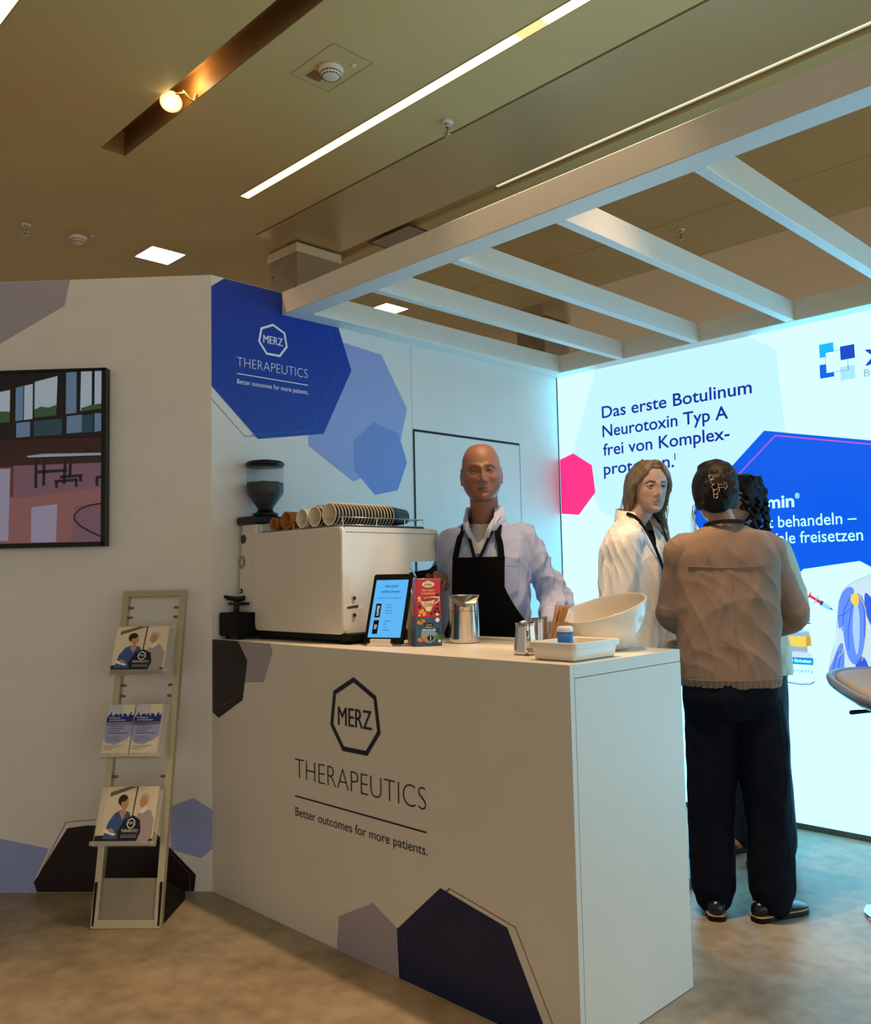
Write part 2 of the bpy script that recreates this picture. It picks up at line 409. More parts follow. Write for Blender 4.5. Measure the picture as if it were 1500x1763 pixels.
b.line(PL, [(1.0, 1.632), (1.198, 1.811), (1.399, 1.987), (1.865, 1.885), (2.34, 1.79)], .006, E(3), 5)
b.text(PL, 1.155, 1.612, .325, .062, 'Xeomin', E(3), 0, .02); b.text(PL, 1.487, 1.652, .022, .026, '®', E(3), 0)
b.text(PL, 1.16, 1.51, .62, .058, 'gezielt behandeln –', E(3), 0); b.text(PL, 1.16, 1.426, .645, .058, 'Potenziale freisetzen', E(3), 0)
b.poly(PL, [(1.483, 1.264), (1.51, 1.293), (1.784, 1.327), (2.0, 1.2), (2.2, .95), (2.1, .6), (1.5, .6), (1.2, .8), (1.15, 1.1), (1.3, 1.2)], E(3), 0)
# product emblem
b.poly(PL, [(1.645, 2.347), (1.715, 2.347), (1.715, 2.415), (1.645, 2.415)], E(1), 6)
b.poly(PL, [(1.642, 2.242), (1.712, 2.242), (1.712, 2.312), (1.642, 2.312)], E(1), 9)
b.poly(PL, [(1.741, 2.216), (1.811, 2.216), (1.811, 2.284), (1.741, 2.284)], E(1), 8)
b.poly(PL, [(1.674, 2.264), (1.78, 2.264), (1.78, 2.369), (1.674, 2.369)], E(2), 0)
b.line(PL, [(1.674, 2.264), (1.78, 2.264), (1.78, 2.369), (1.674, 2.369)], .003, E(3), 3, True)
b.poly(PL, [(1.741, 2.264), (1.779, 2.264), (1.779, 2.283), (1.741, 2.283)], E(3.6), 8)
b.poly(PL, [(1.746, 2.316), (1.815, 2.316), (1.815, 2.385), (1.746, 2.385)], E(4), 7)
[b.text(PL, 1.856 + k, 2.268, .512, .078, 'XEOMIN', E(2) + k * .01, 7) for k in (0, .003, .006, .009)]; b.text(PL, 1.852, 2.216, .3, .035, 'BOTULINUM', E(2), 10)
# vial
b.poly(PL, [(1.41, .955), (1.416, .985), (1.47, .992), (1.522, .985), (1.528, .955)], E(4), 18); b.ell(PL, 1.469, .983, .052, .008, E(5), 8)
b.poly(PL, [(1.408, .91), (1.408, .96), (1.47, .954), (1.532, .96), (1.532, .91), (1.47, .902)], E(5), 11); b.poly(PL, [(1.506, .906), (1.506, .957), (1.532, .96), (1.532, .91)], E(6), 12)
b.poly(PL, [(1.425, .873), (1.425, .91), (1.512, .91), (1.512, .873)], E(4), 18)
b.poly(PL, [(1.385, .73), (1.39, .845), (1.41, .87), (1.425, .88), (1.512, .88), (1.53, .868), (1.54, .845), (1.54, .73), (1.52, .718), (1.465, .714), (1.405, .718)], E(4), 19)
b.poly(PL, [(1.389, .735), (1.392, .815), (1.536, .815), (1.536, .735), (1.465, .724)], E(5), 0); b.poly(PL, [(1.392, .815), (1.393, .85), (1.537, .85), (1.536, .815)], E(5), 14)
b.text(PL, 1.405, .826, .122, .015, '100 Einheiten', E(6), 0, .02); b.text(PL, 1.412, .775, .118, .014, 'XEOMIN', E(6), 3)
b.line(PL, [(1.386, .735), (1.405, .72), (1.465, .715), (1.52, .72), (1.539, .735)], .004, E(6), 7)
b.text(PL, 1.418, 1.02, .116, .038, '100 E', E(4), 3, .01)
# syringe
PS = Plane(PL(1.53, 1.163), (math.cos(-.56), 0, math.sin(-.56)), (-math.sin(-.56), 0, math.cos(-.56)))
b.poly(PS, [(0, -.018), (.008, -.018), (.008, .018), (0, .018)], E(5), 13); b.poly(PS, [(.008, -.007), (.07, -.007), (.07, .007), (.008, .007)], E(5), 13)
b.poly(PS, [(.04, -.026), (.046, -.026), (.046, .026), (.04, .026)], E(5), 18); b.poly(PS, [(.046, -.012), (.12, -.012), (.12, .012), (.046, .012)], E(4), 8)
b.poly(PS, [(.07, -.012), (.08, -.012), (.08, .012), (.07, .012)], E(6), 3)
for k in range(5): b.line(PS, [(.086 + k * .007, -.01), (.086 + k * .007, 0)], .0016, E(6), 3)
b.poly(PS, [(.12, -.006), (.137, -.003), (.137, .003), (.12, .006)], E(5), 14); b.line(PS, [(.137, 0), (.176, 0)], .002, E(5), 10)
# anatomical arm
def smooth_loop(P, n=5):
    out = []; m = len(P)
    for i in range(m):
        a, b_, c, d = (np.array(P[(i + k) % m]) for k in (-1, 0, 1, 2))
        for t in np.linspace(0, 1, n, endpoint=False): out.append(tuple(.5 * (2 * b_ + (c - a) * t + (2 * a - 5 * b_ + 4 * c - d) * t * t + (3 * b_ - a - 3 * c + d) * t ** 3)))
    return out
_poly = b.poly
b.poly = lambda pl, pts, d=.0006, mi=0: _poly(pl, smooth_loop(pts), d, mi)
b.poly(PL, [(1.66, 1.05), (1.675, 1.13), (1.70, 1.19), (1.745, 1.225), (1.83, 1.262), (1.98, 1.30), (2.05, 1.18), (1.97, .98), (1.87, .93), (1.80, .74), (1.61, .74), (1.625, .86), (1.655, .95)], E(4), 19)
b.line(PL, [(1.606, .745), (1.625, .86), (1.652, .95), (1.665, 1.04), (1.675, 1.13), (1.70, 1.19), (1.745, 1.225), (1.83, 1.262)], .003, E(5), 18)
b.poly(PL, [(1.668, 1.06), (1.682, 1.15), (1.72, 1.20), (1.75, 1.19), (1.74, 1.12), (1.70, 1.04), (1.672, 1.0)], E(5), 15)
b.poly(PL, [(1.69, .98), (1.70, 1.07), (1.735, 1.15), (1.775, 1.17), (1.80, 1.10), (1.79, .96), (1.765, .86), (1.735, .83), (1.705, .87)], E(6), 15)
b.poly(PL, [(1.735, .99), (1.745, 1.1), (1.76, 1.14), (1.77, 1.05), (1.76, .92), (1.745, .88)], E(7), 17)
b.poly(PL, [(1.61, .765), (1.64, .86), (1.675, .93), (1.69, .90), (1.685, .80), (1.68, .765)], E(6), 15)
b.poly(PL, [(1.74, .83), (1.775, .87), (1.80, .82), (1.80, .765), (1.745, .76)], E(6), 16)
b.poly(PL, [(1.80, 1.17), (1.83, 1.15), (1.90, 1.05), (1.87, .97), (1.83, 1.0), (1.80, 1.08)], E(6), 16)
b.poly(PL, [(1.732, 1.145), (1.745, 1.17), (1.77, 1.165), (1.768, 1.12), (1.75, 1.11)], E(8), 11)
for a in ([(1.685, .99), (1.70, 1.09), (1.735, 1.16)], [(1.71, .9), (1.715, 1.0), (1.74, 1.12)], [(1.788, .96), (1.795, 1.08), (1.785, 1.16)], [(1.668, 1.06), (1.70, 1.07), (1.73, 1.1)], [(1.63, .79), (1.66, .89)], [(1.655, .79), (1.675, .89)], [(1.76, .78), (1.785, .83)]):
    b.line(PL, a, .004, E(9), 16)
for a in ([(1.79, .9), (1.80, 1.0), (1.80, 1.1), (1.775, 1.17)], [(1.66, .86), (1.685, .89), (1.69, .92)], [(1.77, .85), (1.79, .9)]): b.line(PL, a, .003, E(10), 11)
del b.poly
mesh_obj('printed_fabric', b, LWM, lw)
q = MB(); q.box(.004, XR, D + .0005, D + .1, .026, HB + .1); mesh_obj('light_box', q, beam_white, lw)
q = MB(); q.box(.004, XR, D - .004, D + .1, 0, .027); mesh_obj('base_rail', q, mat('grey_aluminium', (120, 122, 118), .4, metal=.6), lw)
q = MB(); q.box(.001, .0035, D - .006, D + .1, .0, HB, 0); mesh_obj('corner_profile', q, dark_gap, lw)

# concrete columns behind the booth
conc = mat('board_marked_concrete', (150, 134, 108), .8, var=.18, scale=7, bump=.25, bscale=30)
for (x, y, lb) in ((-1.44, 1.5, 'grey concrete column rising behind the booth corner, its white collar in full view'), (-1.44, 4.2, 'grey concrete column seen between the pergola rafters')):
    t = thing('concrete_column', (x - .16, y + .17, 0), lb, 'column', group='concrete hall columns')
    q = MB(); q.box(x - .32, x, y, y + .36, 0, HZ - .07)
    for k in range(14):
        a, z = random.uniform(0, .3), random.uniform(2.6, 3.45)
        q.ell(Plane((x, y, 0), (-1, 0, 0), (0, 0, 1)), a, z, .006, .009, -.001, 1, 8) if False else q.sphere((x - a, y - .001, z), .006, 1, 8, 5)
    mesh_obj('shaft', q, [conc, dark_gap], t)
    q = MB(); q.box(x - .335, x + .015, y - .015, y + .375, HZ - .075, HZ - .012); mesh_obj('collar', q, mat('collar_paint', (206, 192, 160), .6), t)
    q = MB(); q.box(x - .31, x - .01, y + .01, y + .35, HZ - .012, HZ); mesh_obj('shadow_joint', q, dark_gap, t)

# ------------------------------------------------------------------ ceiling fittings
warm_glow = mat('warm_led_diffuser', (250, 240, 220), .5, emit=(255, 212, 126), estr=STRIP_STR, var=0)
warm_dim = mat('warm_led_joint', (240, 215, 170), .5, emit=(255, 196, 110), estr=STRIP_STR * .25, var=0)
alu = mat('brushed_aluminium', (196, 192, 184), .3, metal=.9, var=.05)
def strip_light(x0, x1, y0, y1, lb, joints=()):
    t = thing('strip_light', ((x0 + x1) / 2, (y0 + y1) / 2, HZ), lb, 'ceiling light', group='warm strip lights in the ceiling')
    q = MB(); e = .004
    for a in ((x0 - e, x1 + e, y0 - e, y0), (x0 - e, x1 + e, y1, y1 + e), (x0 - e, x0, y0, y1), (x1, x1 + e, y0, y1)): q.box(*a, HZ - .003, HZ - .0002)
    mesh_obj('trim', q, mat('strip_trim', (150, 135, 105), .4), t)
    q = MB(); xs = sorted([x0, x1] + list(joints))
    q.add([(x0, y0, HZ - .001), (x1, y0, HZ - .001), (x1, y1, HZ - .001), (x0, y1, HZ - .001)], [(0, 3, 2, 1)], 0)
    for j in joints: q.add([(j - .07, y0, HZ - .0016), (j + .07, y0, HZ - .0016), (j + .07, y1, HZ - .0016), (j - .07, y1, HZ - .0016)], [(0, 3, 2, 1)], 1)
    mesh_obj('diffuser', q, [warm_glow, warm_dim], t)
strip_light(-1.075, 3.4, .826, .882, 'long warm strip light crossing the ceiling in front of the pergola', (1.15,))
strip_light(-.625, 4.6, 3.505, 3.545, 'thin warm strip light seen through the pergola rafters', (1.62,))
strip_light(-.9, 1.2, -.86, -.785, 'broad warm strip light at the upper left edge of the photo')
t = thing('cove_light', (1.5, 1.93, HZ + .03), 'hair-thin bright light line above the front pergola beam', 'ceiling light')
q = MB(); q.add([(0, 1.924, HZ + .029), (4.4, 1.924, HZ + .029), (4.4, 1.936, HZ + .029), (0, 1.936, HZ + .029)], [(0, 3, 2, 1)]); mesh_obj('diffuser', q, mat('cove_led', (250, 245, 225), .5, emit=(255, 240, 205), estr=.9, var=0), t)
q = MB(); q.box(-.02, 4.42, 1.936, 1.94, HZ + .02, HZ + .03); mesh_obj('lip', q, alu, t)

panel_glow = mat('white_led_panel', (250, 246, 236), .5, emit=(255, 246, 226), estr=PANEL_STR, var=0)
for (x, y, lb) in ((-2.285, .93, 'square white panel light in the ceiling above the left booth wall'), (-2.19, 2.985, 'square white panel light glimpsed between pergola rafters over the blue heptagon')):
    t = thing('panel_light', (x, y, HZ), lb, 'ceiling light', group='square ceiling panel lights')
    q = MB(); q.box(x - .14, x + .14, y - .135, y + .135, HZ - .006, HZ + .002); mesh_obj('frame', q, mat('panel_frame', (206, 180, 150), .5), t)
    q = MB(); q.add([(x - .128, y - .123, HZ - .0065), (x + .128, y - .123, HZ - .0065), (x + .128, y + .123, HZ - .0065), (x - .128, y + .123, HZ - .0065)], [(0, 3, 2, 1)]); mesh_obj('diffuser', q, panel_glow, t)

plastic_w = mat('white_detector_plastic', (224, 216, 200), .4, var=.02)
def detector(x, y, lb, plate):
    t = thing('smoke_detector', (x, y, HZ), lb, 'smoke detector', group='ceiling smoke detectors')
    q = MB(); q.lathe([(.001, 0), (.055, 0), (.057, -.006), (.053, -.02), (.045, -.024)], (x, y, HZ), 28); mesh_obj('base', q, plastic_w, t)
    q = MB(); q.lathe([(.046, -.02), (.046, -.03), (.043, -.036), (.03, -.044), (.016, -.047), (.0005, -.048)], (x, y, HZ), 28)
    for k in range(18):
        a = 2 * PI * k / 18
        for rr, z in ((.0465, -.0265), (.0405, -.038)):
            q.box(-.005, .005, -.0012, .0012, -.0022, .0022, 1, mtx=Matrix.Translation((x + rr * math.cos(a), y + rr * math.sin(a), HZ + z)) @ Matrix.Rotation(a + PI / 2, 4, 'Z'))
    mesh_obj('sensor_cap', q, [plastic_w, dark_gap], t)
    q = MB(); q.cyl((x + .09, y + .06, HZ), (x + .09, y + .06, HZ - .006), .014, .012, 16); mesh_obj('indicator', q, plastic_w, t)
    if plate:
        q = MB(); q.line(PZ, [(x - .16, -y - .11), (x + .16, -y - .11), (x + .16, -y + .11), (x - .16, -y + .11)], .003, .001, 0, True); q.box(x - .12, x - .06, y - .05, y + .02, HZ - .004, HZ, 1)
        mesh_obj('mounting_plate', q, [mat('plate_joint', (150, 135, 105), .6), mat('brown_terminal', (140, 98, 60), .6)], t)
detector(.347, .41, 'round white smoke detector on its mounting plate beside the long strip light', True)
detector(-2.338, .371, 'small round smoke detector left of the square panel light', False)
brass = mat('sprinkler_chrome', (190, 180, 164), .25, metal=.9)
def sprinkler(x, y, lb):
    t = thing('fire_sprinkler', (x, y, HZ), lb, 'sprinkler', group='ceiling fire sprinklers')
    q = MB(); q.lathe([(.0005, 0), (.032, 0), (.03, -.008), (.014, -.012), (.0005, -.012)], (x, y, HZ), 20); mesh_obj('rosette', q, plastic_w, t)
    q = MB(); q.cyl((x, y, HZ - .01), (x, y, HZ - .03), .011, n=12)
    for s in (-1, 1): q.tube([(x + s * .009, y, HZ - .03), (x + s * .017, y, HZ - .045), (x + s * .012, y, HZ - .06), (x, y, HZ - .066)], .003, 8)
    mesh_obj('body', q, brass, t)
    q = MB(); q.cyl((x, y, HZ - .03), (x, y, HZ - .06), .003, n=8); mesh_obj('glass_bulb', q, mat('red_bulb', (170, 60, 40), .2), t)
    q = MB(); q.lathe([(.0005, -.066), (.019, -.067), (.019, -.069), (.0005, -.07)], (x, y, HZ), 16); mesh_obj('deflector', q, brass, t)
sprinkler(.37, 1.135, 'chrome ceiling sprinkler beside the dark groove above the pergola beam')
sprinkler(.438, 3.313, 'ceiling sprinkler seen through the pergola next to the thin strip light')
sprinkler(-2.35, .04, 'tiny ceiling sprinkler at the left edge of the photo')
q = MB(); q.box(-2.5, -2.36, 1.34, 1.44, HZ - .004, HZ); tag(mesh_obj('ceiling_blank_plate', q, mat('blank_plate', (196, 176, 138), .5)), 'pale blank plate in the ceiling just above the top of the wall corner', 'plate')

# spotlight in the slot
t = thing('spotlight', (-.362, .02, HZ), 'small burning halogen spotlight tilted in the dark ceiling slot', 'spotlight')
q = MB(); q.lathe([(.002, .06), (.028, .055), (.045, .02), (.052, 0), (.048, -.002), (.04, .015), (.02, .04), (.002, .045)], (-.362, .0, HZ - .02), 28, axis=(-.45, .3, .85)); mesh_obj('reflector', q, mat('gold_reflector', (250, 214, 150), .2, metal=.8, emit=(255, 196, 120), estr=1.7, var=0), t)
q = MB(); q.sphere((-.364, .0, HZ - .012), .017, 0, 14, 8); bulb = mesh_obj('bulb', q, mat('halogen_bulb', (255, 240, 200), .3, emit=(255, 226, 160), estr=60, var=0), t)
q = MB(); q.tube([(-.30, .03, HZ + .02), (-.292, .06, HZ - .012), (-.285, .08, HZ - .016), (-.28, .085, HZ + .02)], .006, 8); q.tube([(-.31, .0, HZ + .0), (-.3, .03, HZ + .01)], .006, 8); mesh_obj('bracket', q, mat('brass_bracket', (214, 176, 96), .3, metal=.7), t)
def spot(name, loc, target, w, cone, parent, blend=.6, size=.03, col=(1, .55, .23)):
    l = bpy.data.lights.new(name, 'SPOT'); l.energy = w; l.color = col; l.spot_size = math.radians(cone); l.spot_blend = blend; l.shadow_soft_size = size
    o = bpy.data.objects.new(name, l); COL.objects.link(o)
    d = Vector(target) - Vector(loc); o.rotation_euler = d.to_track_quat('-Z', 'Y').to_euler()
    o.parent = parent; o.location = Vector(loc) - Vector(parent.location)
spot('lamp_beam', (-.362, .0, HZ - .05), (-.1, -.9, 0), HALOGEN_W, 88, t)
pl_ = bpy.data.lights.new('slot_glow', 'POINT'); pl_.energy = 1.8; pl_.color = (1, .6, .26); pl_.shadow_soft_size = .02
po = bpy.data.objects.new('slot_glow', pl_); COL.objects.link(po); po.parent = t; po.location = (.10, .01, .06)
t2 = thing('downlight', (1.6, .33, HZ), 'round warm downlight in the ceiling above the front pergola beam, out of frame', 'ceiling light')
q = MB(); q.lathe([(.062, -.004), (.07, 0), (.062, .002), (.05, .03), (.03, .05), (.0005, .052)], (1.6, .33, HZ), 24); mesh_obj('reflector', q, MATS['gold_reflector'], t2)
spot('lamp_beam', (1.6, .33, HZ - .02), (1.66, .12, 0), DOWN_W, 66, t2, .55, .05, (1, .66, .38))
t3 = thing('downlight', (1.9, .62, HZ), 'second round warm downlight in the ceiling behind the front pergola beam, out of frame', 'ceiling light')
q = MB(); q.lathe([(.062, -.004), (.07, 0), (.062, .002), (.05, .03), (.03, .05), (.0005, .052)], (1.9, .62, HZ), 24); mesh_obj('reflector', q, MATS['gold_reflector'], t3)
spot('lamp_beam', (1.9, .62, HZ - .02), (2.05, 1.0, 0), DOWN_W * .6, 52, t3, .6, .05, (1, .64, .38))

# ================================================================== counter
cnt = thing('bar_counter', (LC / 2, DC / 2, 0), 'white bar counter printed with a heptagon emblem and dark blue polygons', 'counter')
b = MB(); b.box(0.002, LC, 0, .02, 0, HC - .0005)
b.poly(PC, [(.003, 1.0495), (.207, 1.0495), (.276, .974), (.239, .813), (.053, .723), (.003, .742)], .0008, 1)
b.line(PC, [(.004, .79), (.055, .765), (.222, .83)], .002, .001, 6)
b.poly(PC, [(.21, 1.0495), (.437, 1.0495), (.456, 1.018), (.393, .896), (.25, .885)], .0005, 2)
b.poly(PC, [(1.364, .332), (1.637, .284), (1.76, .058), (1.77, .001), (1.165, .001), (1.157, .153)], .0008, 3)
b.line(PC, [(1.405, .337), (1.19, .15), (1.2, .002)], .002, .001, 7)
b.poly(PC, [(.851, .116), (1.038, .207), (1.16, .155), (1.168, .001), (.838, .001)], .0005, 2)
b.line(PC, [(1.385, .324), (1.403, .34), (1.668, .293), (1.792, .07), (1.80, .002)], .003, .0006, 5)
merz(b, PC, [(.953, .945), (1.066, .892), (1.084, .778), (1.018, .70), (.890, .70), (.826, .778), (.845, .892)], .0165,
     (.862, .781, .186, .064), (.598, .557, .71, .074), (.598, .4185, .713, .031), ([(.597, .49), (1.307, .49)], .0055), 4)
mesh_obj('front_panel', b, [lam_white, film_black, film_lav if False else film_grey, film_navy, ink_dark, ink_red, ink_red, mat('faint_violet_line', (60, 56, 110), .5, var=0)], cnt)
q = MB(); q.box(0.002, LC, .0205, DC, HC - .038, HC, 0, .0012, 1); mesh_obj('worktop', q, lam_white, cnt)
q = MB(); q.box(.76, 1.5, DC - .012, DC + .004, HC, HC + .012, 0, .004); mesh_obj('back_lip', q, mat('white_edge_trim', (236, 230, 220), .35), cnt)
q = MB(); q.box(LC - .02, LC, .0225, DC, 0.002, HC - .0395); mesh_obj('end_panel', q, lam_white, cnt)
q = MB(); q.box(LC - .018, LC - .002, .0202, .0224, 0.0, HC - .038); q.box(.02, LC - .002, .022, DC - .005, HC - .0394, HC - .0381); mesh_obj('shadow_gap', q, dark_gap, cnt)
q = MB(); q.box(.03, LC - .03, DC - .03, DC - .012, .05, HC - .05); mesh_obj('back_panel', q, lam_white, cnt)

# ================================================================== espresso machine
blk = mat('black_plastic', (12, 12, 14), .35, var=0, spec=.35); blk_m = mat('matt_black', (6, 6, 8), .6, var=0, spec=.25)
steel = mat('polished_steel', (206, 202, 196), .14, metal=1., var=.02)
enam = mat('white_enamel', (222, 216, 206), .3, var=.01, coat=.3)
mx0, mx1, my0, my1, my2, mz0, mz1 = .165, .755, .12, .455, .63, 1.087, 1.497
em = thing('espresso_machine', ((mx0 + mx1) / 2, .35, HC), 'large white espresso machine with a flat back panel on the counter', 'coffee machine')
def rrect(x0, x1, z0, z1, r, n=6):
    out = []
    for cx, cz, a0 in ((x1 - r, z0 + r, -90), (x1 - r, z1 - r, 0), (x0 + r, z1 - r, 90), (x0 + r, z0 + r, 180)):
        for k in range(n + 1):
            a = math.radians(a0 + 90 * k / n); out.append((cx + r * math.cos(a), cz + r * math.sin(a)))
    return out
q = MB(); q.prism(Plane((0, my0 + .003, 0), (1, 0, 0), (0, 0, 1)), rrect(mx0 - .004, mx1 + .003, mz0, mz1, .022), -.004, .012, 0, True)
q.prism(Plane((0, my0 + .001, 0), (1, 0, 0), (0, 0, 1)), rrect(mx0 + .001, mx1 - .002, mz0 + .005, mz1 - .005, .02), .009, .0125, 0)
mesh_obj('back_panel', q, enam, em, sharp=35)
PM = Plane((mx1, 0, 0), (0, 1, 0), (0, 0, 1))       # side of the machine, n = +X
prof = [(my0 + .008, mz0 + .004), (my1, mz0 + .004), (my1, 1.30), (my1 + .012, 1.358), (my2 - .022, 1.362), (my2 - .006, 1.37), (my2, 1.384), (my2, mz1 - .03), (my2 - .01, mz1 - .008), (my2 - .03, mz1 - .002), (my0 + .008, mz1 - .002)]
q = MB(); q.prism(PM, prof, -.028, 0, 0); q.line(PM, [(my0 + .01, mz1 - .022), (my2 - .01, mz1 - .024)], .002, .0006, 1)
q.line(PM, [(my0 + .012, 1.197), (my1, 1.205)], .003, .0006, 2); q.poly(PM, [(my0 + .004, 1.195), (my0 + .09, 1.2), (my0 + .085, 1.18), (my0 + .004, 1.178)], .0008, 2); q.poly(PM, [(my0 + .012, 1.192), (my0 + .07, 1.197), (my0 + .066, 1.184), (my0 + .012, 1.182)], .0012, 1)
mesh_obj('side_panel', q, [enam, mat('vent_shadow', (70, 66, 62), .5), mat('light_panel_edge', (240, 236, 228), .3)], em)
for (y, z) in ((my0 + .045, 1.222), (my0 + .045, 1.158), (my0 + .16, 1.228)):
    q = MB(); q.cyl((mx1, y, z), (mx1 + .006, y, z), .009, .008, 14); q.cyl((mx1 + .006, y, z), (mx1 + .008, y, z), .005, n=10, mi=1); mesh_obj('screw_knob', q, [steel, blk], em)
q = MB(); q.prism(Plane((mx0 + .028, 0, 0), (0, 1, 0), (0, 0, 1)), prof, -.028, 0, 0); mesh_obj('side_panel', q, enam, em)
q = MB(); q.box(mx0 + .028, mx1 - .028, my0 + .012, my1 - .02, mz0 + .02, mz1 - .01, 0); q.box(mx0 + .028, mx1 - .028, my1 - .02, my2 - .004, 1.375, mz1 - .006, 0, .004); mesh_obj('body', q, enam, em)
q = MB(); q.box(mx0 - .01, mx1 + .04, my0 - .004, my2 - .05, HC + .014, mz0 + .002, 0, .004); q.box(mx0 + .05, mx1 - .02, my1 - .03, my2, HC + .02, HC + .085, 0, .004); mesh_obj('drip_tray', q, blk_m, em)
for (x, y) in ((mx0 + .03, my0 + .02), (mx1 - .02, my0 + .02), (mx0 + .03, my2 - .1), (mx1 - .02, my2 - .1)):
    q = MB(); q.cyl((x, y, HC), (x, y, HC + .016), .022, .026, 16); mesh_obj('foot', q, blk_m, em)
q = MB(); q.box(mx0 + .012, mx1 - .012, my0 + .012, my2 - .07, mz1 - .004, mz1 + .004, 0, .002); mesh_obj('cup_warmer_top', q, mat('dark_tray_top', (40, 38, 36), .4), em)
for gx_ in (.60, .36):
    q = MB(); q.cyl((gx_, .545, 1.375), (gx_, .545, 1.325), .036, .034, 24); mesh_obj('brew_group', q, steel, em)
q = MB(); q.cyl((.36, .545, 1.325), (.36, .545, 1.295), .037, .035, 24); q.tube([(.36, .575, 1.31), (.355, .62, 1.305), (.35, .70, 1.295)], [.011, .014, .012], 12, 1); mesh_obj('portafilter', q, [steel, blk], em)
q = MB(); q.tube([(.70, .50, 1.36), (.715, .53, 1.30), (.71, .545, 1.2), (.70, .56, 1.17)], .005, 10); mesh_obj('steam_wand', q, steel, em)
# cup gallery
wire = mat('chromed_wire', (196, 192, 186), .2, metal=.9)
zg0, zg1 = mz1 + .006, mz1 + .036
q = MB(); loop = [(mx0 + .02, my0 + .01), (mx1 - .015, my0 + .01), (mx1 - .015, my2 - .075), (mx0 + .02, my2 - .075), (mx0 + .02, my0 + .01)]
for z in (zg0, zg1): q.tube([(x, y, z) for x, y in loop], .0022, 8)
for (x, y) in ((mx0 + .02, my0 + .01), (.42, my0 + .01), (mx1 - .015, my0 + .01), (mx1 - .015, .30), (mx1 - .015, .45), (mx1 - .015, my2 - .075), (mx0 + .02, my2 - .075)): q.tube([(x, y, mz1), (x, y, zg1)], .0022, 8)
mesh_obj('cup_gallery', q, wire, em)

# portafilter held by the barista
pf = thing('portafilter', (.70, .60, 1.30), 'black-handled portafilter gripped by the barista under the machine overhang', 'portafilter')
q = MB(); q.cyl((.60, .545, 1.324), (.60, .545, 1.296), .037, .034, 24); q.tube([(.62, .55, 1.312), (.655, .57, 1.308)], .009, 10); mesh_obj('basket', q, steel, pf)
q = MB(); q.tube([(.655, .57, 1.308), (.68, .585, 1.306), (.72, .607, 1.312), (.747, .622, 1.335), (.757, .626, 1.353)], [.012, .017, .0165, .013, .009], 14); mesh_obj('handle', q, blk, pf)

# ---- paper cups, one object each
paper_w = mat('white_cup_paper', (236, 224, 202), .55, var=.02); paper_b = mat('black_cup_print', (14, 14, 16), .45, var=0); kraft = mat('kraft_cup_paper', (176, 112, 56), .6, var=.08, scale=30)
def cup_mesh(name, h, r, outer, inner, rim):
    q = MB(); rb = r * .72
    q.lathe([(rb * .9, h * .02), (rb, 0), (r, h * .985)], n=28, mi=0)
    q.lathe([(r, h * .985), (r + .0024, h * .99), (r + .0026, h * 1.004), (r - .001, h * 1.008), (r - .002, h)], n=28, mi=2)
    q.lathe([(r - .002, h), (rb - .001, .007), (.0005, .006)], n=28, mi=1); q.lathe([(rb * .9, h * .02), (.0005, h * .02)], n=28, mi=0)
    me = mesh_obj(name, q, [outer, inner, rim], local=True); return me
def lay(o, x, y0, z):     # mouth at y0 facing the counter front, bottom towards +Y
    o.rotation_euler = (PI / 2, 0, 0); o.location = (x, y0, z)
def stack(name, n, pitch, h, r, x, ymouth, z, mats_, labels, cat, group):
    first = None
    for k in range(n):
        if first is None: o = first = cup_mesh(name, h, r, *mats_)
        else: o = first.copy(); COL.objects.link(o)
        lay(o, x, ymouth + h + k * pitch, z + k * .0)
        tag(o, labels(k, n), cat, group)
ordn = ['foremost', 'second', 'third', 'fourth', 'fifth', 'sixth', 'seventh', 'eighth', 'ninth', 'tenth', 'eleventh', 'twelfth', 'thirteenth', 'fourteenth', 'fifteenth', 'sixteenth', 'seventeenth', 'eighteenth', 'nineteenth', 'twentieth']
zc = mz1 + .0065
def lab_long(k, n): return ('black paper cup showing its whole body, rearmost of the long lying stack' if k == n - 1 else 'black paper cup with cream inside facing out, foremost of the long lying stack' if k == 0 else f'black paper cup, {ordn[k]} from the open mouth of the long lying stack')
stack('paper_cup', 19, .0165, .098, .0425, .675, .115, zc + .0435, (paper_b, paper_w, paper_w), lab_long, 'cup', 'black paper cups stacked lying on the machine')
def lab_b(k, n): return f'black paper cup, {ordn[k]} from the open mouth of the middle short stack on the machine'
stack('paper_cup', 6, .0165, .098, .0385, .587, .112, zc + .0395, (paper_b, paper_w, paper_w), lab_b, 'cup', 'black paper cups in the middle short stack')
def lab_c(k, n): return f'cream paper cup, {ordn[k]} from the open mouth of the stack beside the brown cups'
stack('paper_cup', 4, .016, .09, .036, .507, .108, zc + .037, (paper_w, paper_w, paper_w), lab_c, 'cup', 'cream paper cups lying on the machine')
def lab_d(k, n): return f'brown kraft cup, {ordn[k]} from the open mouth of the larger brown stack'
stack('paper_cup', 9, .0105, .08, .034, .392, .112, zc + .035, (kraft, kraft, kraft), lab_d, 'cup', 'larger brown kraft cups on the machine')
def lab_e(k, n): return f'small brown kraft cup, {ordn[k]} from the open mouth of the leftmost brown stack'
stack('paper_cup', 3, .0105, .06, .024, .30, .112, zc + .025, (kraft, kraft, kraft), lab_e, 'cup', 'small brown kraft cups on the machine')
t = thing('steel_jug', (.40, .30, mz1 + .004), 'small steel jug peeking out behind the cream cups on the machine', 'jug')
q = MB(); q.lathe([(.0005, 0), (.034, 0), (.036, .02), (.033, .09), (.034, .105), (.0325, .105), (.031, .09), (.033, .02), (.0005, .004)], (.40, .30, mz1 + .0045), 28); mesh_obj('body', q, steel, t)
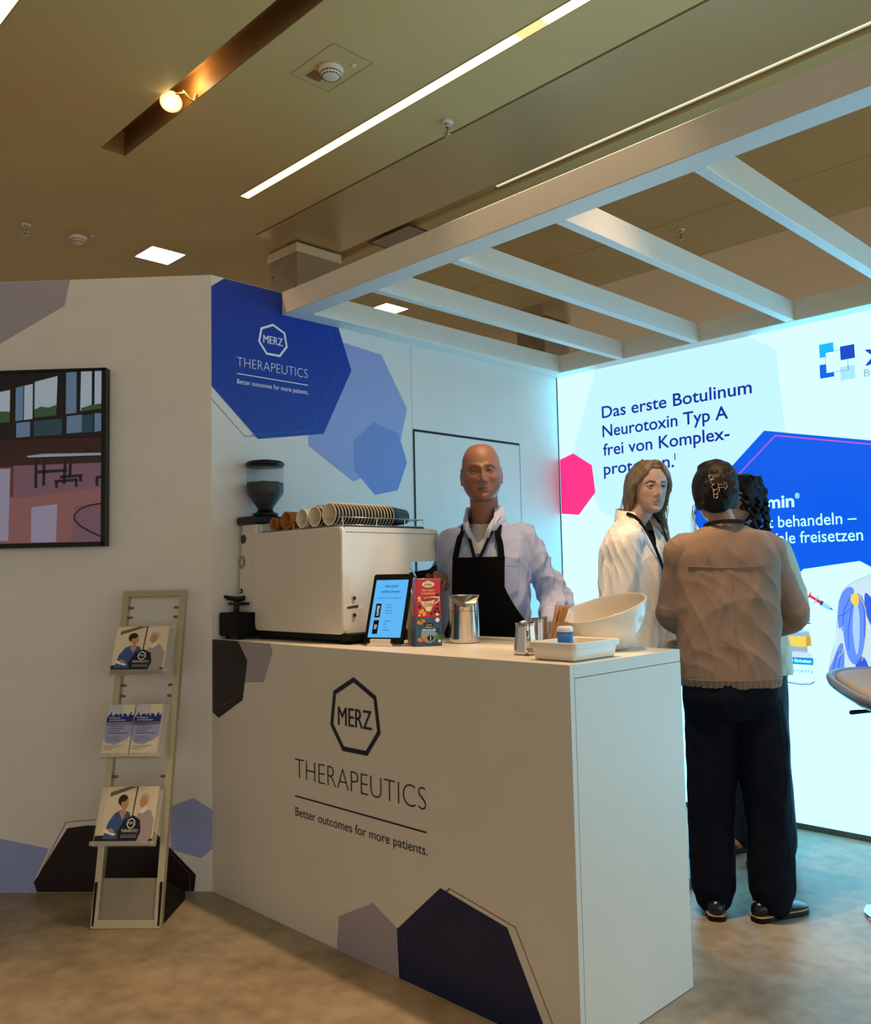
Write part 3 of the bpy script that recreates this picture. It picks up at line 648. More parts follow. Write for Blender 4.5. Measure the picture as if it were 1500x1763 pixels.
q = MB(); q.tube([(.436, .30, mz1 + .09), (.455, .30, mz1 + .08), (.453, .30, mz1 + .04), (.436, .30, mz1 + .03)], .004, 8); mesh_obj('handle', q, steel, t)

# ================================================================== grinder on its knock-out drawer
kb = thing('knock_out_drawer', (.083, .17, HC), 'low black knock-out drawer under the coffee grinder', 'drawer')
q = MB(); q.box(.012, .153, .03, .33, HC + .012, HC + .112, 0, .003); mesh_obj('housing', q, blk_m, kb)
q = MB(); q.box(.016, .149, .026, .03, HC + .018, HC + .106, 0, .001); mesh_obj('drawer_front', q, blk_m, kb)
for (x, y) in ((.03, .06), (.135, .06), (.03, .30), (.135, .30)):
    q = MB(); q.cyl((x, y, HC), (x, y, HC + .013), .011, n=14); mesh_obj('foot', q, blk_m, kb)
gr = thing('coffee_grinder', (.085, .21, HC + .112), 'white coffee grinder topped by a clear hopper full of dark beans', 'grinder')
gz = HC + .112; gx, gy = .088, .215
q = MB(); R = []
for z, x0, x1, y0, y1 in ((gz, .014, .150, .115, .30), (gz + .03, .015, .150, .117, .30), (gz + .34, .032, .148, .125, .31), (gz + .375, .034, .148, .127, .31)):
    R.append([(x, y, z) for x, y in [(x0 + .01, y0), (x1 - .01, y0), (x1, y0 + .01), (x1, y1 - .01), (x1 - .01, y1), (x0 + .01, y1), (x0, y1 - .01), (x0, y0 + .01)]])
q.rings(R, 0, False); mesh_obj('body', q, enam, gr)
q = MB(); q.box(.016, .155, .112, .315, gz + .376, gz + .412, 0, .008, 3); mesh_obj('motor_cover', q, blk, gr)
PG = Plane((0, .1148, gz), (1, 0, 0), (0, .0294, 1))
q = MB(); q.ell(PG, .055, .315, .021, .021, .002, 0, 28); q.ell(PG, .055, .315, .018, .018, .003, 1, 28); q.line(PG, [(.043, .315), (.067, .315)], .002, .0034, 0); mesh_obj('badge', q, [mat('silver_ring', (150, 146, 140), .3, metal=.7), mat('dark_badge', (30, 18, 16), .4)], gr)
q = MB()
for k in range(9):
    dz = (k - 4) * .0065; w = math.sqrt(max(0, .03 ** 2 - dz * dz)); q.line(PG, [(.048 - w * .85, .215 + dz), (.048 + w * .85, .215 + dz)], .003, .002, 0)
q.ell(PG, .048, .215, .008, .014, .0026, 1, 16); mesh_obj('vent_grille', q, [mat('vent_dark', (70, 64, 58), .5), enam], gr)
q = MB(); q.cyl(PG(.045, .09, 0), PG(.045, .09, .006), .011, .010, 18, 0); q.ell(PG, .045, .09, .004, .004, .0066, 1, 12); mesh_obj('start_button', q, [mat('dark_green_button', (24, 52, 26), .3), mat('lit_green', (60, 160, 60), .4, emit=(60, 200, 70), estr=1.)], gr)
q = MB(); q.tube([(.07, .125, gz + .06), (.05, .10, gz + .055), (.02, .07, gz + .06), (.012, .06, gz + .066)], [.012, .011, .010, .008], 10); q.box(.03, .11, .06, .125, gz + .03, gz + .042, 0, .004); q.tube([(.05, .09, gz), (.05, .09, gz + .04)], .012, 10); mesh_obj('portafilter_fork', q, blk, gr)
hz = gz + .412
q = MB(); q.lathe([(.05, 0), (.056, .004), (.056, .016), (.04, .02), (.034, .03)], (gx, gy, hz), 32, 0, True, None, True, True); mesh_obj('hopper_collar', q, blk, gr)
glass_p = mat('clear_hopper_plastic', (110, 120, 126), .05, var=0, alpha=.10)
q = MB(); pr = [(.034, .03), (.04, .045), (.079, .10), (.083, .115), (.083, .228)]; q.lathe(pr + [(r - .002, z) for r, z in pr[::-1]], (gx, gy, hz), 40); hop = mesh_obj('hopper', q, glass_p, gr)
beans = mat('roasted_beans', (34, 20, 14), .45, var=.4, scale=120, bump=1., bscale=110)
q = MB(); q.lathe([(.0005, .028), (.031, .031), (.038, .046), (.0765, .101), (.0805, .116), (.0805, .150)], (gx, gy, hz), 40)
R = []; 
for i, r in enumerate((.0805, .07, .05, .03, .0005)): R.append([(gx + r * math.cos(2 * PI * j / 40), gy + r * math.sin(2 * PI * j / 40), hz + .150 + rng.uniform(-.003, .004) + (4 - i) * 0 + .004 * (1 - r / .08)) for j in range(40)])
q.rings(R, 0, True, False, True); bo = mesh_obj('coffee_beans', q, beans, gr); bo['kind'] = 'stuff'
q = MB(); q.lathe([(.0005, .222), (.080, .222), (.084, .228), (.086, .23), (.086, .238), (.075, .246), (.04, .252), (.0005, .253)], (gx, gy, hz), 40); mesh_obj('hopper_lid', q, blk, gr)

# ================================================================== order tablet
tb = thing('order_tablet', (.94, .148, HC), 'tilted black tablet with a bright blue drinks menu, at the counter edge', 'tablet')
ex = Vector((.143, .056, 0)).normalized(); bk = Vector((-ex.y, ex.x, 0)); tl = math.radians(21); up = Vector((0, 0, 1)) * math.cos(tl) + bk * math.sin(tl)
PT = Plane(Vector((.866, .119, HC + .010)), ex, up); TWd, THt = .160, .268
q = MB(); q.prism(PT, [(x, y) for x, y in rrect(0, TWd, 0, THt, .008)], -.009, 0, 0); mesh_obj('body', q, blk, tb)
scr_b = mat('tablet_blue', (10, 10, 12), .15, emit=(92, 182, 246), estr=1.0, var=0); scr_k = mat('tablet_black', (6, 6, 8), .3, var=0); scr_w = mat('tablet_white', (8, 8, 8), .3, emit=(240, 248, 255), estr=.9, var=0)
q = MB(); q.poly(PT, [(.013, .022), (.147, .022), (.147, .245), (.013, .245)], .0006, 0)
q.text(PT, .08, .215, .056, .0105, 'Herzlich', .001, 1, .006, .25, align='c'); q.text(PT, .08, .194, .078, .0105, 'willkommen', .001, 1, .006, .25, align='c')
q.text(PT, .08, .172, .1, .0042, 'Bitte wählen Sie Ihr Heißgetränk', .001, 1, .004, .2, align='c')
for (y0, y1, w, items) in ((.098, .152, 'KAFFEE', ('Espresso', 'Americano', 'Cappuccino', 'Cafe Latte')), (.035, .088, 'TEE', ('Darjeeling', 'Grün', 'Frucht', 'Pfefferminze'))):
    q.poly(PT, [(.028, y0), (.05, y0), (.05, y1), (.028, y1)], .001, 1); q.text(PT, .044, y0 + (.008 if w == 'KAFFEE' else .017), (.038 if w == 'KAFFEE' else .019), .0095, w, .0014, 2, .01, 0, PI / 2)
    for k, it in enumerate(items): q.text(PT, .07, y1 - .006 - k * .0112, None, .005, it, .001, 1, .004, .25)
mesh_obj('screen', q, [scr_b, scr_k, scr_w], tb)
q = MB(); q.box(-.014 + .035, .118, -.006, .014, -.010, -.001, 0, .002, 2, Matrix.Translation(PT(0, 0, 0)) @ Matrix((( ex.x, -bk.x, 0, 0), (ex.y, -bk.y, 0, 0), (0, 0, 1, 0), (0, 0, 0, 1))))
q.box(.03, .11, -.01, .004, -.004, .014, 0, .002, 2, Matrix.Translation(PT(0, 0, .004)) @ Matrix((( ex.x, -bk.x, 0, 0), (ex.y, -bk.y, 0, 0), (0, 0, 1, 0), (0, 0, 0, 1))))
q.prism(Plane(PT(.05, 0, -.0095), bk, (0, 0, 1)), [(0, -.009), (.09, -.009), (.055, .12), (.048, .12)], -.04, .0); mesh_obj('stand', q, mat('white_stand', (228, 222, 212), .4), tb)

# ================================================================== tea boxes, milk carton
fx = Vector((.49, .87, 0)).normalized(); fn = Vector((fx.y, -fx.x, 0))
def frame(o): return Matrix(((fx.x, -fn.x, 0, o[0]), (fx.y, -fn.y, 0, o[1]), (0, 0, 1, o[2]), (0, 0, 0, 1)))
bo0 = (1.070, .190, HC)
b1 = thing('tea_box', (1.09, .23, HC), 'dark blue tea box with orange fruit print under the red box', 'tea box', group=None)
PBx = Plane(Vector(bo0), fx, (0, 0, 1))
carton_b = mat('blue_box_print', (44, 84, 120), .35, var=.12, scale=18); carton_k = mat('black_label', (14, 14, 18), .4, var=0)
orange = mat('orange_print', (236, 130, 40), .45, var=.15, scale=60); green = mat('leaf_green_print', (70, 130, 40), .45, var=.1); cream = mat('cream_print', (244, 226, 178), .45, var=.02); teal_pale = mat('pale_blue_print', (130, 170, 190), .4, var=.05)
W1, H1, D1 = .098, .103, .07
q = MB(); q.box(0, W1, 0, D1, .0005, H1, 0, .0012, 1, frame(bo0)); q.box(.004, W1 - .004, -.0002, 0, .012, .04, 0, 0, 1, frame(bo0)); mesh_obj('carton', q, [carton_b], b1)
q = MB(); q.ell(PBx, .05, .042, .03, .03, .0006, 6, 20)
q.poly(PBx, [(.034, .062), (.066, .062), (.066, .083), (.034, .083)], .001, 1); q.text(PBx, .05, .074, .018, .0055, 'Lord', .0016, 2, align='c'); q.text(PBx, .05, .0655, .025, .0055, 'Nelson', .0016, 2, align='c')
for (x, y, r) in ((.018, .086, .012), (.027, .091, .010), (.018, .024, .011), (.03, .026, .011)): q.ell(PBx, x, y, r, r * .7, .001, 3, 14)
q.ell(PBx, .082, .093, .008, .008, .001, 2, 16); q.ell(PBx, .08, .03, .012, .008, .001, 4, 14, -.4); q.ell(PBx, .088, .018, .009, .009, .001, 4, 14); q.ell(PBx, .088, .018, .005, .005, .0014, 2, 12)
q.poly(PBx, [(.04, .03), (.055, .045), (.07, .03), (.055, .012)], .001, 1); q.line(PBx, [(.055, .012), (.055, .045)], .002, .0014, 2); q.text(PBx, .05, .056, .05, .004, 'PREMIUM TEE', .001, 2, align='c')
for (x, y) in ((.085, .06), (.078, .052), (.09, .048)): q.ell(PBx, x, y, .005, .004, .001, 1, 10)
mesh_obj('print', q, [carton_b, carton_k, ink_white, orange, green, cream, teal_pale], b1)
b2 = thing('tea_box', (1.09, .23, HC + H1), 'upright red chai tea box standing on the blue box', 'tea box')
bo1 = (1.0725, .195, HC + H1); W2, H2, D2 = .090, .138, .055; PR = Plane(Vector(bo1), fx, (0, 0, 1))
red = mat('red_box_print', (206, 26, 28), .35, var=.05)
q = MB(); q.box(0, W2, 0, D2, .0005, H2, 0, .0012, 1, frame(bo1)); mesh_obj('carton', q, red, b2)
q = MB(); q.ell(PR, .045, .118, .023, .011, .0006, 0, 24); q.ell(PR, .045, .127, .009, .005, .0006, 0, 12); q.text(PR, .045, .1135, .028, .0068, 'KISSA', .001, 2, .01, align='c')
q.text(PR, .045, .094, .048, .0065, 'Zimt, Ingwer', .0008, 0, .01, align='c'); q.text(PR, .045, .083, .05, .0065, '& Kardamom', .0008, 0, .01, align='c')
q.poly(PR, [(.016, .055), (.03, .07), (.07, .075), (.064, .045), (.055, .03), (.052, .022), (.036, .022), (.034, .03), (.022, .042)], .0008, 0)
q.ell(PR, .045, .064, .026, .006, .0012, 4, 20, .12); q.line(PR, [(.07, .07), (.083, .072), (.084, .06), (.068, .048)], .004, .0008, 0); q.text(PR, .045, .038, .036, .0145, 'CHAI', .0014, 1, .012, align='c')
for (x, y, r, m) in ((.012, .062, .008, 3), (.01, .07, .006, 0), (.018, .022, .011, 3), (.028, .012, .009, 3), (.075, .03, .008, 2), (.066, .02, .007, 2), (.078, .045, .006, 2), (.055, .012, .006, 2), (.012, .04, .006, 2), (.078, .08, .007, 2), (.014, .032, .006, 4), (.082, .018, .006, 2)): q.ell(PR, x, y, r, r * .75, .001, m, 12, x * 40)
q.ell(PR, .076, .01, .006, .005, .0014, 0, 14); q.ell(PR, .01, .008, .004, .004, .0014, 0, 14)
mesh_obj('print', q, [cream, red, mat('dark_spice_print', (60, 22, 14), .5, var=.1), mat('ginger_print', (240, 170, 60), .5, var=.1), mat('tea_brown_print', (150, 50, 30), .5)], b2)
mk = thing('milk_carton', (.99, .26, HC), 'pale barista milk carton standing behind the two tea boxes', 'carton')
bo2 = (.992, .245, HC); PK = Plane(Vector(bo2), fx, (0, 0, 1))
q = MB(); q.box(0, .07, 0, .07, .0005, .19, 0, .002, 1, frame(bo2)); R = [[frame(bo2) @ Vector(p) for p in ring] for ring in ([(0, 0, .19), (.07, 0, .19), (.07, .07, .19), (0, .07, .19)], [(.002, .02, .222), (.068, .02, .222), (.068, .05, .222), (.002, .05, .222)])]
q.rings(R, 0, False); mesh_obj('carton', q, mat('pale_carton_print', (206, 200, 182), .45, var=.04), mk)
q = MB(); q.poly(PK, [(.005, .15), (.065, .15), (.065, .185), (.005, .185)], .0006, 1); q.text(PK, .005, .10, .062, .02, 'BARISTA', .001, 0, .02); q.poly(PK, [(.005, .08), (.032, .08), (.032, .092), (.005, .092)], .001, 0); q.text(PK, .008, .083, .02, .006, 'MILCH', .0014, 2)
mesh_obj('print', q, [carton_k, green, ink_white], mk)
q = MB(); c0 = frame(bo2) @ Vector((.02, .014, .208)); q.cyl(c0, c0 + Vector((fn.x * .012, fn.y * .012, .016)), .014, .013, 20); mesh_obj('cap', q, mat('white_cap', (236, 232, 222), .4), mk)

# ================================================================== steel canister with a cut-out rim
cn = thing('steel_bin', (1.093, .417, HC), 'shiny steel table bin with a scooped opening, beside the tea boxes', 'bin')
cx, cy, cr, ch = 1.095, .418, .057, .178
q = MB(); N_ = 48; R = []
def rimz(a):    # scoop faces the camera side
    d = math.cos(a - math.radians(-40)); return ch - .045 * max(0., (d - .35) / .65) ** .8 if d > .35 else ch
for z in (0.0005, .004, .02): R.append([(cx + (cr if z > .003 else cr - .003) * math.cos(2 * PI * j / N_), cy + (cr if z > .003 else cr - .003) * math.sin(2 * PI * j / N_), HC + z) for j in range(N_)])
R.append([(cx + cr * math.cos(2 * PI * j / N_), cy + cr * math.sin(2 * PI * j / N_), HC + rimz(2 * PI * j / N_) - .003) for j in range(N_)])
R.append([(cx + (cr + .001) * math.cos(2 * PI * j / N_), cy + (cr + .001) * math.sin(2 * PI * j / N_), HC + rimz(2 * PI * j / N_)) for j in range(N_)])
R.append([(cx + (cr - .002) * math.cos(2 * PI * j / N_), cy + (cr - .002) * math.sin(2 * PI * j / N_), HC + rimz(2 * PI * j / N_) - .001) for j in range(N_)])
R.append([(cx + (cr - .003) * math.cos(2 * PI * j / N_), cy + (cr - .003) * math.sin(2 * PI * j / N_), HC + .02) for j in range(N_)])
q.rings(R, 0, True, True, True); mesh_obj('body', q, steel, cn, sharp=50)
q = MB(); R = []
for t_ in (0, .3, .6, .9, 1.):
    R.append([(cx + (cr - .004) * (1 - t_ * .999) * math.cos(2 * PI * j / N_), cy + (cr - .004) * (1 - t_ * .999) * math.sin(2 * PI * j / N_), HC + (rimz(2 * PI * j / N_) - .004) * (1 - t_) + (ch - .03) * t_) for j in range(N_)])
q.rings(R, 0, True, False, False); mesh_obj('swing_lid', q, mat('warm_steel', (226, 210, 180), .22, metal=1., var=.02), cn)
q = MB(); q.lathe([(cr + .0006, .118), (cr + .0012, .119), (cr + .0006, .120)], (cx, cy, HC), 48); q.cyl((cx + cr * math.cos(-.9), cy + cr * math.sin(-.9), HC + .126), (cx + (cr + .003) * math.cos(-.9), cy + (cr + .003) * math.sin(-.9), HC + .126), .003, n=8); mesh_obj('seam', q, mat('steel_seam', (120, 116, 110), .3, metal=1.), cn)

# ================================================================== milk pitchers, stirrers, tray, jar, bowl
def pitcher(name, x, y, h, r, ang, lb):
    t = thing(name, (x, y, HC), lb, 'milk pitcher')
    q = MB(); n = 40; R = []
    for z, rr in ((0, r * .96), (.004, r * 1.02), (.012, r * 1.02), (.02, r), (h * .5, r * .9), (h * .85, r * .82), (h, r * .86)):
        ring = []
        for j in range(n):
            a = 2 * PI * j / n; d = max(0, math.cos(a - ang)); k = d ** 10 * (.18 if z >= h * .99 else .05 if z > h * .8 else 0)
            ring.append((x + rr * (1 + k) * math.cos(a), y + rr * (1 + k) * math.sin(a), HC + .0005 + z + (d ** 10 * .006 if z >= h * .99 else 0)))
        R.append(ring)
    R += [[(x + (px - x) * .96, y + (py - y) * .96, pz) for px, py, pz in R[-1]]] + [[(x + r * .85 * math.cos(2 * PI * j / n), y + r * .85 * math.sin(2 * PI * j / n), HC + .008) for j in range(n)]]
    q.rings(R, 0, True); mesh_obj('body', q, steel, t, sharp=60)
    a = ang + PI; e = Vector((math.cos(a), math.sin(a), 0)); c = Vector((x, y, HC))
    q = MB(); q.tube([c + e * r * .8 + Vector((0, 0, h * .82)), c + e * (r + .024) + Vector((0, 0, h * .78)), c + e * (r + .026) + Vector((0, 0, h * .4)), c + e * r * .98 + Vector((0, 0, h * .2))], .0045, 10, flat=(e, .5)); mesh_obj('handle', q, steel, t)
pitcher('milk_pitcher', 1.588, .18, .098, .039, PI * .75, 'small polished steel milk pitcher, handle towards us, left of the white tray')
pitcher('milk_pitcher', 1.535, .31, .105, .036, PI * .5, 'darker steel milk pitcher half hidden behind the front pitcher')
jar_g = mat('clear_jar_glass', (150, 158, 162), .04, var=0, alpha=.14)
jx, jy = 1.60, .315
t = thing('glass_jar', (jx, jy, HC), 'clear glass jar holding the wooden stirrers behind the white tray', 'jar')
q = MB(); pr = [(.0005, .001), (.038, .001), (.041, .005), (.041, .092), (.043, .096)]; q.lathe(pr + [(.0415, .097), (.0385, .09), (.0385, .008), (.0005, .006)], (jx, jy, HC), 36); mesh_obj('body', q, jar_g, t)
wood = mat('birch_stirrer', (216, 160, 100), .6, var=.15, scale=40)
base_st = None
for k in range(28):
    if base_st is None:
        q = MB(); q.box(-.0035, .0035, -.0008, .0008, 0, .145, 0, .0006, 1); base_st = o = mesh_obj('wooden_stirrer', q, wood, local=True)
    else: o = base_st.copy(); COL.objects.link(o)
    a = rng.uniform(0, 2 * PI); rr = rng.uniform(0, .016)
    o.location = (jx - .014 + rr * math.cos(a), jy - .012 + rr * math.sin(a), HC + .0085)
    tx, ty = .24 + rng.uniform(-.11, .11), .24 + rng.uniform(-.11, .11)
    dr = Vector((tx, ty, .96 + rng.uniform(-.05, .03))); o.rotation_euler = (dr.to_track_quat('Z', 'Y') @ Matrix.Rotation(rng.uniform(0, PI), 3, 'Z').to_quaternion()).to_euler()
    tag(o, 'thin birch coffee stirrer leaning right in the glass jar', 'stirrer', 'wooden stirrers in the jar')
ceram = mat('white_glazed_ceramic', (232, 224, 212), .16, var=.01, coat=.4)
t = thing('serving_tray', (1.79, .17, HC), 'rectangular white ceramic dish at the counter corner', 'dish')
def ring_rect(x0, x1, y0, y1, r, z, n=5): return [(px, py, z) for px, py in rrect(x0, x1, y0, y1, r, n)]
x0, x1, y0, y1 = 1.702, 1.862, .058, .285
q = MB(); R = [ring_rect(x0 + .014, x1 - .014, y0 + .014, y1 - .014, .01, HC + .0005), ring_rect(x0 + .008, x1 - .008, y0 + .008, y1 - .008, .012, HC + .004), ring_rect(x0 + .003, x1 - .003, y0 + .003, y1 - .003, .012, HC + .034), ring_rect(x0 - .004, x1 + .004, y0 - .004, y1 + .004, .013, HC + .036),
    ring_rect(x0 - .005, x1 + .005, y0 - .005, y1 + .005, .013, HC + .052), ring_rect(x0 - .001, x1 + .001, y0 - .001, y1 + .001, .012, HC + .054), ring_rect(x0 + .006, x1 - .006, y0 + .006, y1 - .006, .01, HC + .050), ring_rect(x0 + .016, x1 - .016, y0 + .016, y1 - .016, .01, HC + .007)]
q.rings(R, 0, True); o = mesh_obj('body', q, ceram, t, sharp=40)
t = thing('sweetener_jar', (1.77, .12, HC + .007), 'small blue jar with a white lid standing in the ceramic dish', 'jar')
jx2, jy2 = 1.775, .135
q = MB(); q.lathe([(.0005, 0), (.021, 0), (.023, .003), (.023, .072), (.0005, .072)], (jx2, jy2, HC + .0075), 32, 0); mesh_obj('label_body', q, mat('blue_jar_label', (44, 110, 190), .35, var=.12, scale=60), t)
q = MB(); q.lathe([(.0005, .072), (.0238, .072), (.0242, .076), (.0232, .085), (.018, .088), (.0005, .088)], (jx2, jy2, HC + .0075), 32); mesh_obj('lid', q, mat('white_jar_lid', (238, 236, 232), .35), t)
# big slant-cut bowl
t = thing('slanted_bowl', (1.70, .50, HC), 'big white porcelain bowl with a slanted rim', 'bowl')
bx, by = 1.695, .47; n = 64
sl = Vector((.22, .97, 0)).normalized()       # the rim rises this way
def bowl_ring(f, inner=0.):
    out = []
    for j in range(n):
        a = 2 * PI * j / n; e = Vector((math.cos(a), math.sin(a), 0)); s_ = e.dot(sl)
        zt = .136 + .044 * s_; rt = .142 + .008 * s_
        zz = max(f, 0) * zt; rr = .062 + (rt - .062) * math.sin(min(1, f) * PI / 2) ** .8 if f > 0 else .062
        if inner: rr -= inner; zz += (.008 if f < .1 else 0)
        out.append((bx + e.x * rr - .018 * f, by + e.y * rr - .006 * f, HC + .0008 + zz))
    return out
q = MB(); R = [bowl_ring(f) for f in (0, .03, .08, .18, .3, .45, .6, .75, .88, .97, 1.)] + [bowl_ring(1.0, .005)] + [bowl_ring(f, .007) for f in (.97, .88, .75, .6, .45, .3, .15, .06)]
q.rings(R, 0, True, True, True); mesh_obj('body', q, ceram, t)

# ================================================================== television
t = thing('television', tuple(PW(-1.08, 1.84, 0)), 'black flat television showing a sports hall, on the left wall', 'television')
tz0, tz1, tu0, tu1 = 1.456, 2.229, .445, 1.80
q = MB(); q.prism(PW, [(-tu1, tz0), (-tu0, tz0), (-tu0, tz1), (-tu1, tz1)], .012, .052, 0); q.prism(PW, [(-tu1 + .3, tz0 + .2), (-tu0 - .3, tz0 + .2), (-tu0 - .3, tz1 - .2), (-tu1 + .3, tz1 - .2)], .001, .012, 0); mesh_obj('housing', q, blk, t)
q = MB(); w = .012
for a in ([(-tu1, tz0), (-tu0, tz0), (-tu0, tz0 + .02), (-tu1, tz0 + .02)], [(-tu1, tz1 - w), (-tu0, tz1 - w), (-tu0, tz1), (-tu1, tz1)], [(-tu0 - .018, tz0), (-tu0, tz0), (-tu0, tz1), (-tu0 - .018, tz1)], [(-tu1, tz0), (-tu1 + w, tz0), (-tu1 + w, tz1), (-tu1, tz1)]): q.prism(PW, a, .052, .058, 0)
mesh_obj('bezel', q, blk, t)
TV = .38
def tvm(nm, c, s=1.): return mat('tv_' + nm, (8, 8, 8), .25, emit=c, estr=TV * s, var=0)
tm = [tvm('dark', (18, 14, 20)), tvm('pane', (206, 222, 236)), tvm('pane_blue', (120, 152, 184)), tvm('leaves', (64, 104, 66)), tvm('wainscot', (62, 26, 24)), tvm('parquet', (122, 62, 54)), tvm('parquet_shine', (170, 112, 110)), tvm('reflection', (186, 176, 204)), tvm('table', (178, 196, 214)), tvm('line', (26, 20, 40)), tvm('teal', (44, 84, 96)), tvm('parquet_pale', (146, 104, 118))]
PV = Plane(PW(0, 0, .0525), PW.x, PW.y)
def SX(x, y): px, py = x / 3.1475, 420 + y / 3.1475; return (-(.449 + (189 - px) * .002645), 2.227 - (py - 638.5) * .002548)
q = MB()
def T_(pts, mi, d): q.poly(PV, [SX(*p) for p in pts], .0004 * d, mi)
T_([(-990, 700), (578, 700), (578, 1060), (-990, 1060)], 0, 0); T_([(-990, 1060), (578, 1050), (578, 1205), (-990, 1205)], 4, 0); T_([(-990, 1205), (578, 1195), (578, 1615), (-990, 1615)], 5, 0)
for off in (0, -640):
    for p, m in (([(10, 805), (95, 790), (95, 930), (20, 940)], 1), ([(125, 780), (165, 770), (165, 955), (125, 960)], 2), ([(170, 770), (215, 760), (215, 950), (170, 955)], 1), ([(225, 750), (345, 722), (340, 900), (225, 920)], 1), ([(390, 705), (445, 702), (445, 925), (390, 930)], 2), ([(468, 702), (525, 702), (525, 900), (465, 915)], 1), ([(540, 702), (576, 702), (576, 900), (540, 905)], 1),
                 ([(0, 990), (20, 990), (20, 1055), (0, 1055)], 1), ([(130, 970), (203, 965), (203, 1045), (130, 1050)], 2), ([(222, 962), (370, 955), (370, 1040), (222, 1045)], 10), ([(395, 942), (475, 935), (475, 1030), (395, 1035)], 2), ([(478, 940), (533, 935), (533, 1030), (478, 1032)], 10), ([(540, 930), (576, 930), (576, 1025), (540, 1030)], 2)):
        T_([(x + off, y) for x, y in p], m, 1)
    for p in ([(15, 920), (50, 905), (95, 908), (95, 965), (15, 970)], [(225, 900), (260, 885), (300, 892), (340, 878), (340, 935), (225, 945)], [(470, 900), (520, 885), (576, 878), (576, 905), (470, 917)]): T_([(x + off, y) for x, y in p], 3, 2)
T_([(120, 1200), (578, 1196), (578, 1330), (120, 1380)], 11, 1); T_([(-40, 1380), (578, 1330), (578, 1615), (-40, 1615)], 6, 1)
for off in (0, -420, -840): T_([(30 + off, 1215), (102 + off, 1215), (96 + off, 1600), (14 + off, 1600)], 7, 2)
T_([(215, 1425), (350, 1412), (345, 1612), (215, 1612)], 7, 3); T_([(440, 1420), (576, 1412), (576, 1612), (420, 1612)], 11, 2)
q.line(PV, [SX(x, y) for x, y in ((576, 1414), (520, 1422), (470, 1440), (440, 1470), (440, 1495), (470, 1530), (520, 1560), (576, 1588))], .007, .0018, 9)
T_([(185, 1150), (270, 1141), (577, 1143), (577, 1157), (200, 1160)], 8, 4); q.line(PV, [SX(200, 1162), SX(577, 1160)], .006, .0018, 9)
for p in ([(237, 1165), (237, 1322)], [(280, 1165), (278, 1312)], [(392, 1160), (384, 1305)], [(418, 1160), (415, 1262)], [(245, 1238), (400, 1232)], [(335, 1290), (455, 1284)], [(362, 1268), (480, 1262)], [(345, 1290), (345, 1325)], [(448, 1285), (448, 1322)], [(470, 1262), (470, 1295)], [(552, 1275), (577, 1272)], [(556, 1275), (556, 1320)], [(505, 1118), (505, 1140)]): q.line(PV, [SX(*a) for a in p], .013, .002, 9)
mesh_obj('screen', q, tm, t)

# ================================================================== brochure stand and brochures
wn = Vector((.682, -.731, 0)).normalized(); we = Vector((.731, .682, 0)).normalized(); back = -wn
s0 = Vector((.008, -.524, 0)); SW = .268; lean = .30; sh = 1.262
upv = (Vector((0, 0, sh)) + back * lean).normalized(); SLn = math.hypot(sh, lean)
PSd = Plane(s0 + Vector((0, 0, .002)), we, upv)       # face plane of the stand, n towards the viewer
st = thing('brochure_stand', tuple(s0 + we * SW / 2), 'leaning silver brochure stand with three shelves in front of the left wall', 'brochure stand')
salu = mat('satin_champagne_aluminium', (186, 176, 148), .36, metal=.55, var=.04)
q = MB()
q.prism(PSd, [(0, 0), (.026, 0), (.026, SLn), (0, SLn)], -.03, 0); mesh_obj('upright', q, salu, st)
q = MB(); q.prism(PSd, [(SW - .026, 0), (SW, 0), (SW, SLn), (SW - .026, SLn)], -.03, 0); mesh_obj('upright', q, salu, st)
q = MB(); q.prism(PSd, [(.026, SLn - .024), (SW - .026, SLn - .024), (SW - .026, SLn), (.026, SLn)], -.026, -.003); mesh_obj('top_rail', q, salu, st)
q = MB(); q.prism(PSd, [(.026, 0), (SW - .026, 0), (SW - .026, .03), (.026, .03)], -.026, -.002); mesh_obj('bottom_rail', q, salu, st)
q = MB(); q.prism(PSd, [(.026, .03), (SW - .026, .03), (SW - .026, .175), (.026, .175)], -.018, -.012); mesh_obj('lower_panel', q, mat('grey_stand_panel', (146, 136, 116), .4, metal=.4), st)
peg = mat('brass_peg', (150, 116, 74), .35, metal=.7)
for z in (1.225, 1.185, .905, .862, .548, .505):
    for u0, u1 in ((.024, .044), (SW - .044, SW - .024)):
        q = MB(); q.tube([PSd(u0, z, -.012), PSd(u1, z, -.012)], .0055, 8); mesh_obj('shelf_peg', q, peg, st)
acry = mat('clear_acrylic', (225, 222, 212), .08, var=0, alpha=.3)
SH = ((.95, .033), (.63, .033), (.33, .033))
shelf_z = []
for k, v in enumerate((.945, .622, .300)):
    # shallow tray : bottom lip, front lip and back plate, tilted more than the frame
    tv_ = (Vector((0, 0, 1)) * math.cos(.42) + back * math.sin(.42)).normalized()
    P_ = Plane(PSd(0.0, v, .075), we, tv_)
    q.prism(Plane(P_(-.002, 0, 0), P_.n, P_.y), [(-.026, .21), (-.026, -.004), (.008, -.004), (.008, .012), (.005, .012), (.005, -.001), (-.023, -.001), (-.023, .21)], -(SW - .022), 0)
    mesh_obj('acrylic_shelf', q, acry, st); shelf_z.append(P_)
q = MB(); q.prism(Plane(s0 + we * (SW - .008), back, (0, 0, 1)), [(.0, .0), (.30, .0), (.30, .03), (.05, .16), (.03, .16)], -.004, .004); q.prism(Plane(s0 + we * .008, back, (0, 0, 1)), [(.0, .0), (.30, .0), (.30, .03), (.05, .16), (.03, .16)], -.004, .004); mesh_obj('rear_foot', q, blk_m, st)

